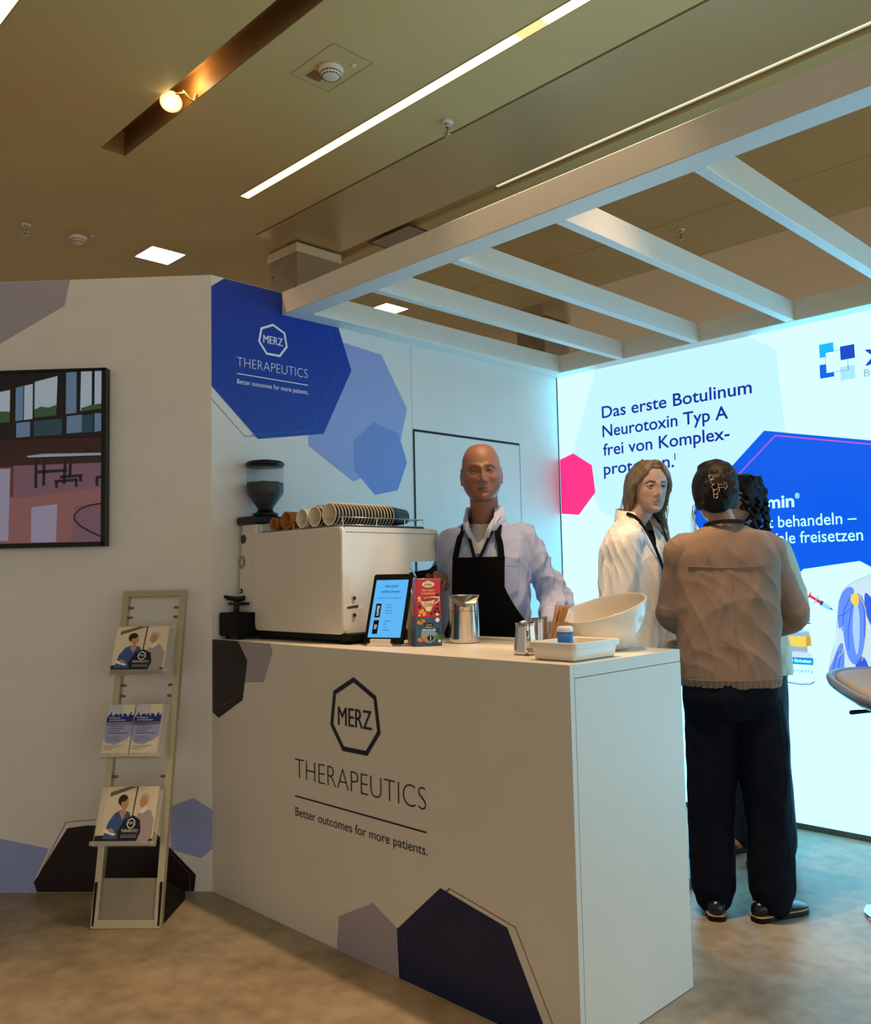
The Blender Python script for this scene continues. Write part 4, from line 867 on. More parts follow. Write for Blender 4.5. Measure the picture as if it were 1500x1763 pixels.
pap = mat('white_paper', (228, 220, 206), .55, var=.02)
cm = [pap, mat('photo_cream', (232, 216, 188), .4, var=.04), mat('photo_dark_brown', (48, 34, 30), .4), mat('photo_skin', (206, 148, 116), .4, var=.05), mat('photo_scrubs', (64, 92, 150), .4, var=.1, scale=30), mat('photo_sweater', (176, 160, 160), .4, var=.06), mat('photo_grey_hair', (200, 190, 180), .4), mat('photo_navy', (16, 22, 48), .4, var=0), mat('photo_white', (240, 236, 230), .4, var=0), mat('photo_beam', (120, 104, 84), .4)]
def photo_cover(q, P, w, h, d):
    f = lambda pts: [(u * w, v * h) for u, v in pts]
    q.poly(P, f([(0, 0), (1, 0), (1, 1), (0, 1)]), d, 1)
    q.poly(P, f([(.08, .82), (.48, .96), (.62, 1.), (.42, 1.), (.08, .9)]), d + .0003, 9); q.poly(P, f([(.55, .45), (.57, .45), (.6, 1.), (.575, 1.)]), d + .0003, 2)
    q.poly(P, f([(.0, .0), (1., .0), (1, .1), (.7, .12), (.3, .16), (0, .16)]), d + .0003, 2)
    q.poly(P, f([(.06, .1), (.12, .38), (.22, .54), (.36, .6), (.5, .55), (.56, .4), (.5, .1)]), d + .0004, 4)
    q.poly(P, f([(.3, .55), (.4, .62), (.44, .55), (.38, .42)]), d + .0006, 3); q.ell(P, .345 * w, .76 * h, .095 * w, .10 * h, d + .0005, 2); q.ell(P, .385 * w, .70 * h, .07 * w, .1 * h, d + .0006, 3); q.ell(P, .34 * w, .79 * h, .075 * w, .055 * h, d + .0007, 2)
    q.poly(P, f([(.56, .1), (.6, .4), (.66, .52), (.78, .62), (.9, .58), (.98, .42), (.98, .1)]), d + .0004, 5); q.ell(P, .76 * w, .80 * h, .085 * w, .085 * h, d + .0005, 6); q.ell(P, .735 * w, .735 * h, .07 * w, .10 * h, d + .0006, 3); q.ell(P, .80 * w, .73 * h, .022 * w, .035 * h, d + .0007, 3); q.poly(P, f([(.68, .56), (.78, .66), (.84, .6), (.74, .52)]), d + .0007, 8)
    q.poly(P, f([(.62, .06), (.72, .2), (.9, .24), (.96, .12), (.9, .04)]), d + .0007, 5); q.ell(P, .2 * w, .24 * h, .06 * w, .035 * h, d + .0008, 3, rot=-.4); q.poly(P, f([(.04, .22), (.26, .15), (.3, .18), (.1, .27)]), d + .0007, 8)
    q.poly(P, f([(.36, .04), (.32, .22), (.42, .42), (.58, .5), (.72, .42), (.76, .22), (.7, .04)]), d + .0009, 7)
    hx = [(.56 + .075 * math.cos(a), .36 + .085 * math.sin(a)) for a in [PI / 2 + k * 2 * PI / 7 for k in range(7)]]; q.line(P, f(hx), .0035, d + .0012, 8, True)
    q.text(P, .56 * w, .345 * h, .1 * w, .045 * h, 'MERZ', d + .0012, 8, 0, align='c'); q.text(P, .55 * w, .21 * h, .32 * w, .05 * h, 'THERAPEUTICS', d + .0012, 8, 0, align='c'); q.line(P, f([(.4, .165), (.7, .165)]), .0008, d + .0012, 8); q.text(P, .55 * w, .125 * h, .3 * w, .022 * h, 'Better outcomes for more patients.', d + .0012, 8, align='c')
fm = [pap, mat('flyer_cream', (232, 218, 192), .45), mat('flyer_lavender', (164, 166, 206), .45), mat('flyer_blue', (26, 52, 132), .4), mat('flyer_ink', (52, 54, 88), .5, var=0), ink_white, mat('flyer_pale', (202, 200, 214), .45), mat('flyer_orange', (214, 110, 50), .45)]
def flyer_cover(q, P, w, h, d):
    f = lambda pts: [(u * w, v * h) for u, v in pts]
    q.poly(P, f([(0, 0), (1, 0), (1, 1), (0, 1)]), d, 1); q.poly(P, f([(0, .6), (1, .6), (1, 1), (0, 1)]), d + .0003, 6); q.poly(P, f([(.0, .36), (.1, .26), (.45, .22), (.85, .32), (1, .4), (1, .66), (0, .66)]), d + .0003, 2); q.poly(P, f([(.55, .82), (.75, .76), (.98, .84), (1, 1), (.55, 1)]), d + .0004, 1)
    sk = [(0, .66), (1, .66), (1, .8)]
    for k in range(19, -1, -1): u = k / 20; hgt = .76 + .06 * abs(math.sin(k * 2.3)) + (.03 if k % 5 == 2 else 0); sk += [(u + .05, hgt), (u, hgt)]
    q.poly(P, f(sk), d + .0006, 3); q.text(P, .1 * w, .73 * h, .4 * w, .028 * h, 'Einladung', d + .0009, 5, .01); q.text(P, .1 * w, .685 * h, .6 * w, .028 * h, 'zum Symposium', d + .0009, 5, .01)
    for k, s_ in enumerate(('Prävention und', 'interdisziplinäre', 'Ansätze bei', 'Bewegungsstörungen')): q.text(P, .12 * w, (.57 - k * .045) * h, (.55, .6, .45, .74)[k] * w, .026 * h, s_, d + .0009, 4, .008)
    for k in range(5): q.line(P, f([(.12, .375 - k * .022), (.62 + .06 * (k % 2), .375 - k * .022)]), .0007, d + .0009, 4)
    for k in range(3): q.line(P, f([(.08, .2 - k * .032), (.78 - .2 * k, .2 - k * .032)]), .0013, d + .0009, 4)
    q.line(P, f([(.08, .04), (.12, .04)]), .004, d + .0009, 4); q.line(P, f([(.15, .04), (.44, .04)]), .0018, d + .0009, 4); q.line(P, f([(.5, .04), (.72, .04)]), .0018, d + .0009, 7)
def brochure_stack(name, P, u, w, h, n, th, cover, mats_, labels, cat, group, slip=0.):
    for k in range(n):     # k = n-1 is the front one
        t_ = thing(name, tuple(P(u + w / 2, .001, -.022 + th * (k + .5))), labels[0 if k == n - 1 else 1 + (n - 2 - k)], cat, group=group)
        du = slip * (n - 1 - k); q = MB(); P2 = Plane(P(u - du, .001, 0), P.x, P.y)
        q.prism(P2, [(0, 0), (w, 0), (w, h), (0, h)], -.0225 + th * k, -.0225 + th * (k + 1) - .0004, 0)
        if k == n - 1 or slip: cover(q, P2, w, h, -.0225 + th * (k + 1))
        mesh_obj('booklet', q, mats_, t_)
nthn = ['directly beneath the top one', 'third from the top', 'fourth from the top', 'fifth from the top', 'sixth from the top', 'seventh from the top']
def labs(first, rest, n): return [first] + [f'{rest}, {nthn[k]}' for k in range(n - 1)]
brochure_stack('brochure', shelf_z[0], .008, .215, .195, 6, .0036, photo_cover, cm, labs('glossy photo brochure of a nurse and an old man, front of the uppermost shelf', 'photo brochure in the stack on the uppermost shelf', 6), 'brochure', 'photo brochures on the uppermost shelf')
brochure_stack('flyer', shelf_z[1], .004, .107, .205, 4, .005, flyer_cover, fm, labs('lavender symposium flyer, front of the left stack on the middle shelf', 'flyer in the left stack on the middle shelf', 4), 'flyer', 'left flyer stack on the middle shelf')
brochure_stack('flyer', shelf_z[1], .116, .107, .205, 4, .005, flyer_cover, fm, labs('lavender symposium flyer, front of the right stack on the middle shelf', 'flyer in the right stack on the middle shelf', 4), 'flyer', 'right flyer stack on the middle shelf')
brochure_stack('brochure', shelf_z[2], .026, .205, .215, 3, .004, photo_cover, cm, labs('glossy photo brochure of a nurse and an old man, front of the lowest shelf', 'photo brochure fanned out to the left on the lowest shelf', 3), 'brochure', 'photo brochures on the lowest shelf', slip=.011)

# ================================================================== bar stool at the right edge
sc = Vector((2.24, 1.63, 0)); st2 = thing('bar_stool', tuple(sc), 'chrome bar stool with a tan seat cut off by the right edge of the photo', 'stool')
chrome = mat('chrome', (220, 222, 224), .08, metal=1., var=.01)
q = MB(); q.lathe([(.0005, .001), (.20, .001), (.2, .008), (.195, .013), (.12, .02), (.04, .035), (.03, .06), (.03, .45), (.022, .452), (.022, .80)], sc, 48, cap1=True); mesh_obj('base_column', q, chrome, st2, sharp=40)
M = Matrix.Translation(sc + Vector((0, 0, .845))) @ Matrix.Rotation(math.radians(-45), 4, 'Z') @ Matrix.Rotation(math.radians(9), 4, 'Y')
def sup(a, b, z, n=48, p=3.2): return [(math.copysign(abs(math.cos(t)) ** (2 / p), math.cos(t)) * a, math.copysign(abs(math.sin(t)) ** (2 / p), math.sin(t)) * b, z) for t in [2 * PI * j / n for j in range(n)]]
q = MB(); q.rings([sup(.18, .18, -.05), sup(.23, .23, -.042), sup(.262, .258, -.018), sup(.268, .264, .004), sup(.262, .258, .012), sup(.245, .242, .012), sup(.235, .232, .004)], 0, True, True, True); q.tf(M); mesh_obj('seat_shell', q, mat('grey_seat_shell', (122, 128, 140), .3, var=.04), st2)
q = MB(); q.rings([sup(.236, .233, .002), sup(.232, .229, .012), sup(.2, .2, .016), sup(.1, .1, .012), sup(.001, .001, .010)], 0, True, True, True); q.tf(M); mesh_obj('seat_pad', q, mat('tan_seat_pad', (168, 150, 126), .5, var=.05), st2)
q = MB(); q.tube([sc + Vector((0, 0, .77)), sc + Vector((-.09, -.1, .765)), sc + Vector((-.155, -.17, .76))], [.006, .006, .009], 10); mesh_obj('height_lever', q, blk, st2)

# ================================================================== people
def cr(P, n=6):
    """Catmull-Rom through rows of numbers"""
    P = np.array(P, float); Q = np.vstack([2 * P[0] - P[1], P, 2 * P[-1] - P[-2]]); out = []
    for i in range(1, len(Q) - 2):
        for t in np.linspace(0, 1, n, endpoint=False):
            a, b, c, d = Q[i - 1], Q[i], Q[i + 1], Q[i + 2]
            out.append(.5 * (2 * b + (c - a) * t + (2 * a - 5 * b + 4 * c - d) * t * t + (3 * b - a - 3 * c + d) * t ** 3))
    out.append(P[-1]); return np.array(out)
def limb(pts, n=5, k=16, flat=None):
    """tapered limb: rows (x, y, z, radius)"""
    S = cr(pts, n); q = MB(); q.tube([tuple(r[:3]) for r in S], [max(.002, r[3]) for r in S], k, flat=flat); return q
def trunk(rows, n=4, k=40, p=2.25):
    """torso: rows (z, cx, cy, rx, ry_front, ry_back)"""
    S = cr(rows, n); R = []
    for z, cx, cy, rx, rf, rb in S:
        ring = []
        for j in range(k):
            a = 2 * PI * j / k; c, s = math.cos(a), math.sin(a)
            x = math.copysign(abs(c) ** (2 / p), c) * rx; y = math.copysign(abs(s) ** (2 / p), s) * (rb if s > 0 else rf)
            ring.append((cx + x, cy + y, z))
        R.append(ring)
    q = MB(); q.rings(R, 0, True); return q
def fuse(parts, voxel, smooth=3, keep=None):
    """one continuous skin over overlapping closed shapes"""
    m = MB()
    for p in parts: m.join(p)
    me = bpy.data.meshes.new('f'); me.from_pydata(m.v, [], m.f)
    o = bpy.data.objects.new('f', me); COL.objects.link(o)
    md = o.modifiers.new('r', 'REMESH'); md.mode = 'VOXEL'; md.voxel_size = voxel; md.adaptivity = 0
    dg = bpy.context.evaluated_depsgraph_get(); dg.update(); e = o.evaluated_get(dg); r = e.to_mesh()
    V = np.empty(len(r.vertices) * 3); r.vertices.foreach_get('co', V); V = V.reshape(-1, 3)
    F = np.empty(len(r.loops), int); r.loops.foreach_get('vertex_index', F); cnt_ = np.empty(len(r.polygons), int); r.polygons.foreach_get('loop_total', cnt_)
    E = np.empty(len(r.edges) * 2, int); r.edges.foreach_get('vertices', E); E = E.reshape(-1, 2)
    e.to_mesh_clear(); bpy.data.objects.remove(o); bpy.data.meshes.remove(me)
    deg = np.bincount(E.ravel(), minlength=len(V))[:, None].clip(1)
    def lap(V, w, f):
        S = np.zeros_like(V)
        for k in range(3):
            S[:, k] = np.bincount(E[:, 0], V[E[:, 1], k], len(V)) + np.bincount(E[:, 1], V[E[:, 0], k], len(V))
        return V + (S / deg - V) * f * (1 if w is None else w[:, None])
    w = keep(V) if keep else None
    for _ in range(smooth): V = lap(lap(V, w, .55), w, -.35) if smooth < 0 else lap(V, w, .5)
    return V, F, cnt_, E
def normals(V, F, cnt_):
    st_ = np.concatenate([[0], np.cumsum(cnt_)[:-1]]); a, b, c = V[F[st_]], V[F[st_ + 1]], V[F[st_ + 2]]
    fn_ = np.cross(b - a, c - a); N_ = np.zeros_like(V); idx = np.repeat(np.arange(len(cnt_)), cnt_)
    for k in range(3): N_[:, k] = np.bincount(F, fn_[idx, k], len(V))
    return N_ / (np.linalg.norm(N_, axis=1, keepdims=True) + 1e-12)
def folds(V, N_, amp, seed, freq=(14, 14, 9), maskf=None):
    """soft cloth folds along the normal"""
    r = np.random.default_rng(seed); h = np.zeros(len(V))
    for k in range(7):
        d = r.normal(size=3) * np.array(freq) * (.35 + .22 * k); w = r.normal(size=3) * 14
        h += ((1 - np.abs(np.sin(.5 * (V @ d + 1.6 * np.sin(V @ w + r.uniform(0, 6)) + r.uniform(0, 6))))) ** 1.4 * 2.2 - .75) / (1 + .35 * k)
    h = np.where(h > 0, h, h * .75) / 2.0
    return V + N_ * (amp * h * (1 if maskf is None else maskf(V)))[:, None]
def put(name, V, F, cnt_, mats, parent, col=None):
    me = bpy.data.meshes.new(name); me.vertices.add(len(V)); me.vertices.foreach_set('co', np.ascontiguousarray(V, float).ravel())
    me.loops.add(len(F)); me.loops.foreach_set('vertex_index', F); me.polygons.add(len(cnt_))
    me.polygons.foreach_set('loop_start', np.concatenate([[0], np.cumsum(cnt_)[:-1]]))
    me.polygons.foreach_set('use_smooth', np.ones(len(cnt_), bool)); me.update(calc_edges=True); me.validate()
    for m in (mats if isinstance(mats, (list, tuple)) else [mats]): me.materials.append(m)
    if col is not None:
        a = me.attributes.new('Col', 'FLOAT_COLOR', 'POINT'); a.data.foreach_set('color', np.hstack([col, np.ones((len(col), 1))]).ravel())
    o = bpy.data.objects.new(name, me); COL.objects.link(o)
    if parent is not None: o.parent = parent
    return o
def cut(V, F, c, fn):
    st_ = np.concatenate([[0], np.cumsum(c)[:-1]]); Q = V[F[st_]]; bad = fn(Q); k = np.repeat(~bad, c); return F[k], c[~bad]
def cloth(name, parts, voxel, amp, seed, m, parent, smooth=2, freq=(60, 60, 36), maskf=None, post=None, hole=None):
    V, F, c, E = fuse(parts, voxel, smooth); N_ = normals(V, F, c); V = folds(V, N_, amp, seed, freq, maskf)
    if post: V = post(V)
    if hole: F, c = cut(V, F, c, hole)
    return put(name, V, F, c, m, parent)

HEAD = [(.1165, .002, .002, .002), (.113, .028, .030, .036), (.104, .046, .050, .062), (.09, .0585, .064, .080), (.07, .069, .077, .095), (.045, .0755, .085, .103), (.015, .077, .0875, .104), (-.015, .0745, .0855, .098), (-.04, .0705, .085, .082), (-.06, .066, .085, .056), (-.08, .058, .0845, .030), (-.097, .047, .083, .010), (-.108, .034, .079, -.012), (-.1145, .018, .070, -.03), (-.117, .003, .05, -.045)]
def head_parts(sc=1., fem=False, jaw=1., nose=1.):
    S = cr(HEAD, 5); k = 72; R = []
    for z, rx, rf, rb in S:
        ring = []
        jw = jaw if z < -.03 else 1 + (jaw - 1) * max(0, min(1, (.03 - z) / .06))
        for j in range(k):
            a = 2 * PI * j / k; c, s = math.cos(a), math.sin(a); p = 2.15
            x = math.copysign(abs(c) ** (2 / p), c) * rx * jw
            if s > 0: y = math.copysign(abs(s) ** (2 / p), s) * rb if rb > 0 else rb * s
            else: y = -abs(s) ** (2 / p) * rf
            ring.append((x, y, z))
        R.append(ring)
    V = np.array(R); sh = V.shape; V = V.reshape(-1, 3)
    fr = (V[:, 1] < -.02)
    def bump(cx, cz, sx, sz, d, ys=None):
        g = np.exp(-((np.abs(V[:, 0]) - abs(cx)) / sx) ** 2 - ((V[:, 2] - cz) / sz) ** 2) if cx else np.exp(-(V[:, 0] / sx) ** 2 - ((V[:, 2] - cz) / sz) ** 2)
        V[:, 1] -= d * g * fr
    bump(.032, .002, .017, .012, -.0125); bump(.0, .012, .009, .014, .004)
    bump(.026, .022, .022, .009, .0075 if not fem else .002)
    zs = [-.060, -.050, -.044, -.038, -.031, -.020, -.008, .004, .014, .024]; ds = [0, .001, .009, .0205, .0225, .0185, .0135, .0095, .006, 0]; ws_ = [.012, .012, .0115, .0105, .0100, .0085, .0075, .0075, .009, .010]
    V[:, 1] -= np.interp(V[:, 2], zs, ds) * nose * np.exp(-(V[:, 0] / np.interp(V[:, 2], zs, ws_)) ** 2) * fr
    bump(.0125, -.0395, .0055, .0062, .0075 * nose)
    bump(.046, -.026, .018, .016, .004); bump(.04, -.06, .016, .02, -.003 if not fem else 0)
    bump(0, -.064, .017, .0045, .0048); bump(0, -.0695, .021, .0018, -.0035); bump(0, -.0755, .014, .005, .0065 if fem else .005); bump(0, -.085, .02, .006, -.004); bump(0, -.104, .018, .012, .007)
    bump(.031, -.047, .006, .016, -.002 if not fem else 0)
    R = V.reshape(sh).tolist(); q = MB(); q.rings(R, 0, True); P = [q]
    for s in (-1, 1):
        e = MB(); e.sphere((s * .0315, -.0690, .001), (.0135, .0125, .0125), n=24, m=16); P.append(e)
        lid = MB(); lid.tube([(s * .018, -.0755, .004), (s * .026, -.0805, .0085), (s * .035, -.0800, .0085), (s * .045, -.0725, .003)], [.002, .0034, .0034, .0022], 10); lid.tube([(s * .018, -.0755, -.002), (s * .027, -.079, -.0075), (s * .036, -.0785, -.007), (s * .045, -.072, .0)], [.0018, .0026, .0026, .0018], 10); P.append(lid)
        ear = MB(); M = Matrix.Translation((s * .077, .012, -.012)) @ Matrix.Rotation(s * .35, 4, 'Z') @ Matrix.Rotation(-.18, 4, 'X')
        ear.sphere((0, 0, 0), (.009, .016, .030), n=20, m=14); ear.tf(M); P.append(ear)
        rim = MB(); rim.tube([(0, -.010, .012), (s * .006, -.002, .030), (s * .009, .013, .026), (s * .008, .018, .006), (s * .005, .010, -.016), (0, -.004, -.032)], [.0035, .004, .0045, .004, .004, .006], 10); rim.tf(M); P.append(rim)
    for e in P: e.v = [(x * sc, y * sc, z * sc) for x, y, z in e.v]
    return P
def head_color(L, skin, lip, brow, iris, stub=0., fem=False):
    """skin colours by place on the face, with eye shade painted in; L = points in head space / scale"""
    x, y, z = np.abs(L[:, 0]), L[:, 1], L[:, 2]; C = np.tile(np.array(skin), (len(L), 1)); fr = y < -.03
    def mix(w, c):
        w = np.clip(w, 0, 1)[:, None]; C[:] = C * (1 - w) + np.array(c) * w
    g = lambda cx, cz, sx, sz: np.exp(-((x - cx) / sx) ** 2 - ((z - cz) / sz) ** 2) * fr
    red = np.array(skin) * np.array([1.02, .8, .78]); mix(g(.04, -.03, .022, .018) * .5, red); mix(g(0, -.032, .012, .012) * .45, red)
    mix((x > .068) * (np.abs(z + .012) < .036) * .4 * (y > -.03), red)
    if stub: mix(((z < -.045) & fr) * stub * np.clip((-.045 - z) / .02, 0, 1), np.array(skin) * .62)
    lz = -.0695; mix(np.clip(1.6 - 1.6 * (((x) / .025) ** 2 + ((z - lz) / (.0085 if fem else .0065)) ** 2), 0, 1) * fr, lip)
    mix(np.exp(-(x / .022) ** 4 - ((z - lz) / .0013) ** 2) * fr * .8, np.array(lip) * .35)
    bz = .0195 + .16 * np.clip(x - .013, 0, .022) - 9 * np.clip(x - .037, 0, 1) ** 1.5; mix(np.clip(1.5 - ((z - bz) / (.0042 if fem else .0045)) ** 2, 0, 1) * ((x > .013) & (x < .05)) * fr, brow)
    ex = (x - .0315) / .0145; az = .0075 * np.clip(1 - ex ** 2, 0, 1); inn = (np.abs(z - .0008) < az * (.72 if fem else .44)) & (y < -.06)
    mix(np.clip(1.3 - 1.3 * np.maximum(np.abs(ex), np.abs(z - .001) / .012), 0, 1) * fr * .35, np.array(skin) * .55)  # shade of the eye sockets painted into the skin
    mix(inn * 1., ((.40, .37, .35) if fem else (.17, .14, .125))); r = np.hypot(x - .0315, z - .001); mix((r < .0066) * inn, iris); mix((r < .0028) * inn, (.01, .01, .01))  # eye whites darkened to stand for shade in deep-set sockets
    mix(((np.abs(np.abs(z - .0008) - az * .9) < .0016) & (np.abs(ex) < 1) & (z > -.002) & (y < -.06)) * (.85 if fem else .5), np.array(brow) * .4)
    return C
FL = (('index', -.030, .074, .0088), ('middle', -.010, .082, .0090), ('ring', .010, .076, .0086), ('little', .029, .060, .0075))
def hand(wrist, d, n, side, curl=.35, spread=.05, thumb=.5, sc=1.):
    """palm, four unequal bent fingers and a thumb leaving the side of the palm; d = finger direction, n = where the palm faces"""
    w = Vector(wrist); d = Vector(d).normalized(); n = Vector(n); n = (n - d * n.dot(d)).normalized(); s = d.cross(n) * side
    P = []; pl = .085 * sc
    for nm, off, L_, r in FL:
        k0 = w + s * (-off * .55 * sc) + d * .008; k1 = w + d * (pl - abs(off + .01) * .25 * sc) + s * (-off * sc)
        q = MB(); q.tube([k0, (k0 + k1) / 2 - n * .002, k1], [.014 * sc, .0145 * sc, .0115 * sc], 10); P.append(q)
        pts = [k1 - d * .006]; rad = [.0108 * sc]; p = k1; a = 0; dd = d + s * (-off * spread / .03)
        for f, c in ((.45, .9), (.31, 1.15), (.24, .8)):
            a += curl * c; e = (dd * math.cos(a) + n * math.sin(a)).normalized(); p = p + e * L_ * f * sc; pts.append(p); rad.append(r * sc * (1 if f > .4 else .92 if f > .3 else .78))
        q = MB(); q.tube(pts, rad, 10); P.append(q)
    c = w + d * pl * .5; q = MB(); q.tube([w - d * .02, w + d * .02, c + n * .004], [.024 * sc, .026 * sc, .02 * sc], 12, flat=(n, .62)); P.append(q)
    t0 = w + d * .022 * sc + s * .022 * sc; q = MB()
    t1 = t0 + (d * .55 + s * .75 + n * .25).normalized() * .034 * sc; t2 = t1 + (d * (.85 - .2 * thumb) + s * (.4 - .9 * thumb) + n * .8 * thumb).normalized() * .031 * sc; t3 = t2 + (d * .8 + s * (.1 - 1. * thumb) + n * .7 * thumb).normalized() * .025 * sc
    q.tube([t0 - d * .004, t1, t2, t3], [.0165 * sc, .0125 * sc, .0105 * sc, .008 * sc], 10); P.append(q); return P

class Person:
    """local frame: faces -Y, +X is its own left; cam() gives points by what the photo shows: right, away, up"""
    def __init__(s, loc, rz, label):
        s.loc = loc; s.rz = math.radians(rz); s.label = label
    def cam(s, a, b, z):
        t = _a - s.rz; return Vector((a * math.cos(t) - b * math.sin(t), a * math.sin(t) + b * math.cos(t), z))
    def body(s, parts, headM, skin, lip, brow, iris, voxel, sc=1., stub=0., fem=False, jaw=1., nose=1., neck=None):
        P = head_parts(sc, fem, jaw, nose)
        for q in P: q.tf(headM)
        inv = np.array((Matrix.Scale(1 / sc, 4) @ headM.inverted()))
        def keep(V):
            L = V @ inv[:3, :3].T + inv[:3, 3]; return np.where((np.abs(L[:, 2]) < .1) & (L[:, 1] < -.05), .45, 1.)
        V, F, c, E = fuse(P + parts, voxel, 2, keep)
        L = V @ inv[:3, :3].T + inv[:3, 3]; ok = (np.abs(L[:, 0]) < .1) & (np.abs(L[:, 1]) < .125) & (np.abs(L[:, 2]) < .125)
        C = np.tile(np.array(skin), (len(V), 1)); C[ok] = head_color(L[ok], skin, lip, brow, iris, stub, fem)
        o = put('person', V, F, c, mat('skin', (200, 150, 130), .5, attr='Col', var=.05, scale=120, bump=.04, bscale=500), None, C)
        o.location = s.loc; o.rotation_euler = (0, 0, s.rz); tag(o, s.label, 'person'); s.o = o
        return o
def headM(pos, yaw=0., pitch=0., roll=0.):
    return Matrix.Translation(Vector(pos)) @ Matrix.Rotation(math.radians(yaw), 4, 'Z') @ Matrix.Rotation(math.radians(roll), 4, 'Y') @ Matrix.Rotation(math.radians(pitch), 4, 'X')
def ribbon(q, P, w, nrm, th=.002, mi=0):
    """flat strap along points; nrm = outward direction at each point"""
    P = [Vector(p) for p in P]; R = []
    for i, p in enumerate(P):
        t = (P[min(i + 1, len(P) - 1)] - P[max(i - 1, 0)]).normalized(); n = Vector(nrm[i] if isinstance(nrm, list) else nrm); n = (n - t * n.dot(t)).normalized(); e = t.cross(n)
        R.append([p + e * w / 2 - n * th / 2, p - e * w / 2 - n * th / 2, p - e * w / 2 + n * th / 2, p + e * w / 2 + n * th / 2])
    q.rings(R, mi, False); return q
def shoe(q, heel, toe, w=.088, mi=(0, 1), h=.075):
    """loafer: sole, welt and upper"""
    heel, toe = Vector(heel), Vector(toe); d = (toe - heel); L_ = d.length; d.normalize(); e = Vector((-d.y, d.x, 0))
    def sec(t, wd, z0, z1, k=14):
        c = heel + d * L_ * t; return [c + e * math.cos(2 * PI * j / k) * wd / 2 + Vector((0, 0, z0 + (z1 - z0) * (.5 + .5 * math.sin(2 * PI * j / k)))) for j in range(k)]
    q.rings([sec(t, w * f, .018, hh) for t, f, hh in ((0, .3, .05), (.04, .62, .07), (.15, .74, h), (.3, .76, h), (.45, .82, .062), (.62, .95, .05), (.78, 1., .042), (.9, .86, .036), (.97, .55, .030), (1., .2, .024))], mi[0], True)
    o = [(0, .34), (.04, .66), (.15, .8), (.35, .78), (.55, .88), (.75, 1.05), (.88, .96), (.97, .62), (1.01, .2)]
    pts = [heel + d * L_ * t + e * w * f / 2 for t, f in o] + [heel + d * L_ * t - e * w * f / 2 for t, f in o[::-1]]
    R = [[p + Vector((0, 0, z)) for p in pts] for z in (.001, .020)]; q.rings(R, mi[1], False); R = [[p + (p - heel - d * L_ / 2) * .01 + Vector((0, 0, z)) for p in pts] for z in (.0195, .0235)]; q.rings(R, mi[2] if len(mi) > 2 else mi[1], False)
    R = [[heel + d * L_ * t + e * w * f / 2 + Vector((0, 0, z)) for t, f in ((0, .34), (.04, .66), (.15, .8), (.28, .78), (.28, -.78), (.15, -.8), (.04, -.66), (0, -.34))] for z in (.0005, .019)]; q.rings(R, mi[1], False)

# ------------------------------------------------------------------ the barista
SK1 = (.29, .13, .085)
p1 = Person((.905, .745, 0), 30, 'bald man in a pale blue shirt and black apron standing behind the counter')
c1 = p1.cam
sL, eL, wL = c1(.165, .02, 1.452), c1(.298, .0, 1.185), c1(.235, -.22, 1.108)
sR, eR, wR = c1(-.128, .0, 1.435), c1(-.205, .13, 1.2), c1(-.20, .03, 1.272)
hp1 = c1(-.005, -.035, 1.722)
parts = [trunk([(.93, 0, .0, .15, .10, .10), (1.1, 0, .0, .145, .11, .09), (1.3, 0, .01, .16, .105, .09), (1.42, 0, .02, .155, .085, .08), (1.49, 0, .03, .09, .055, .055)]),
    limb([(0, .045, 1.42, .065), (0, .03, 1.52, .062), (hp1.x * .6, .012, 1.6, .060), (hp1.x, hp1.y + .02, 1.67, .058)])]
for a, b_, c_ in ((sL, eL, wL), (sR, eR, wR)): parts += [limb([(*a, .05), (*((a + b_) / 2), .046), (*b_, .04), (*((b_ + c_) / 2), .036), (*c_, .027)])]
for s in (-1, 1): parts.append(limb([(s * .085, 0, .95, .085), (s * .095, .01, .5, .055), (s * .10, .03, .09, .038)])); parts.append(limb([(s * .10, .06, .05, .035), (s * .11, -.12, .035, .032)]))
hd = wL + c1(-.02, -.15, -.06) * 1 - Vector((0, 0, 0)); dL = Vector(c1(-.15, -.9, 0)) + Vector((0, 0, -.22))
parts += hand(wL, dL, Vector((0, 0, -1)), 1, .22, .10, .3, 1.05)
grip = Vector((.722, .608, 1.314)); loc_g = Matrix.Rotation(-p1.rz, 4, 'Z') @ (grip - Vector(p1.loc))
dR = (loc_g - wR); 
parts += hand(wR + Vector((0, 0, 0)), Vector(c1(.25, -.75, .25)), Vector(c1(-.35, -.2, -.85)), -1, .95, .03, .8, 1.05)
o1 = p1.body(parts, headM(hp1, 14, 1, -2), SK1, (.17, .06, .055), (.16, .08, .055), (.05, .045, .04), .0027, 1.03, stub=.35, jaw=1.12, nose=1.1)
shirt1 = mat('pale_blue_shirt_cotton', (160, 170, 206), .75, var=.04, scale=14, bump=.15, bscale=400)
ap1 = mat('black_apron_cloth', (5, 5, 8), .9, spec=.15, var=.1, bump=.1, bscale=300)
T1 = [(.86, 0, .0, .19, .135, .125), (.98, 0, .0, .185, .145, .125), (1.10, 0, .0, .182, .15, .125), (1.25, 0, .005, .188, .14, .125), (1.36, 0, .012, .192, .125, .12), (1.43, 0, .02, .178, .105, .11), (1.485, 0, .03, .135, .088, .09), (1.525, 0, .035, .088, .074, .072), (1.556, 0, .035, .070, .066, .066)]
sl = []
for a, b_, c_, r in ((sL, eL, wL, 1.), (sR, eR, wR, 1.)):
    sl.append(limb([(*(a + Vector((-a.x * .45, .01, .005))), .055), (*a, .060), (*(a * .75 + b_ * .25), .064), (*(a * .5 + b_ * .5), .062 * r), (*(a * .15 + b_ * .85), .060), (*b_, .059), (*(b_ * .6 + c_ * .4), .057), (*(b_ * .2 + c_ * .8), .046), (*(c_ + (c_ - b_) * .02), .037)], 6, 20))
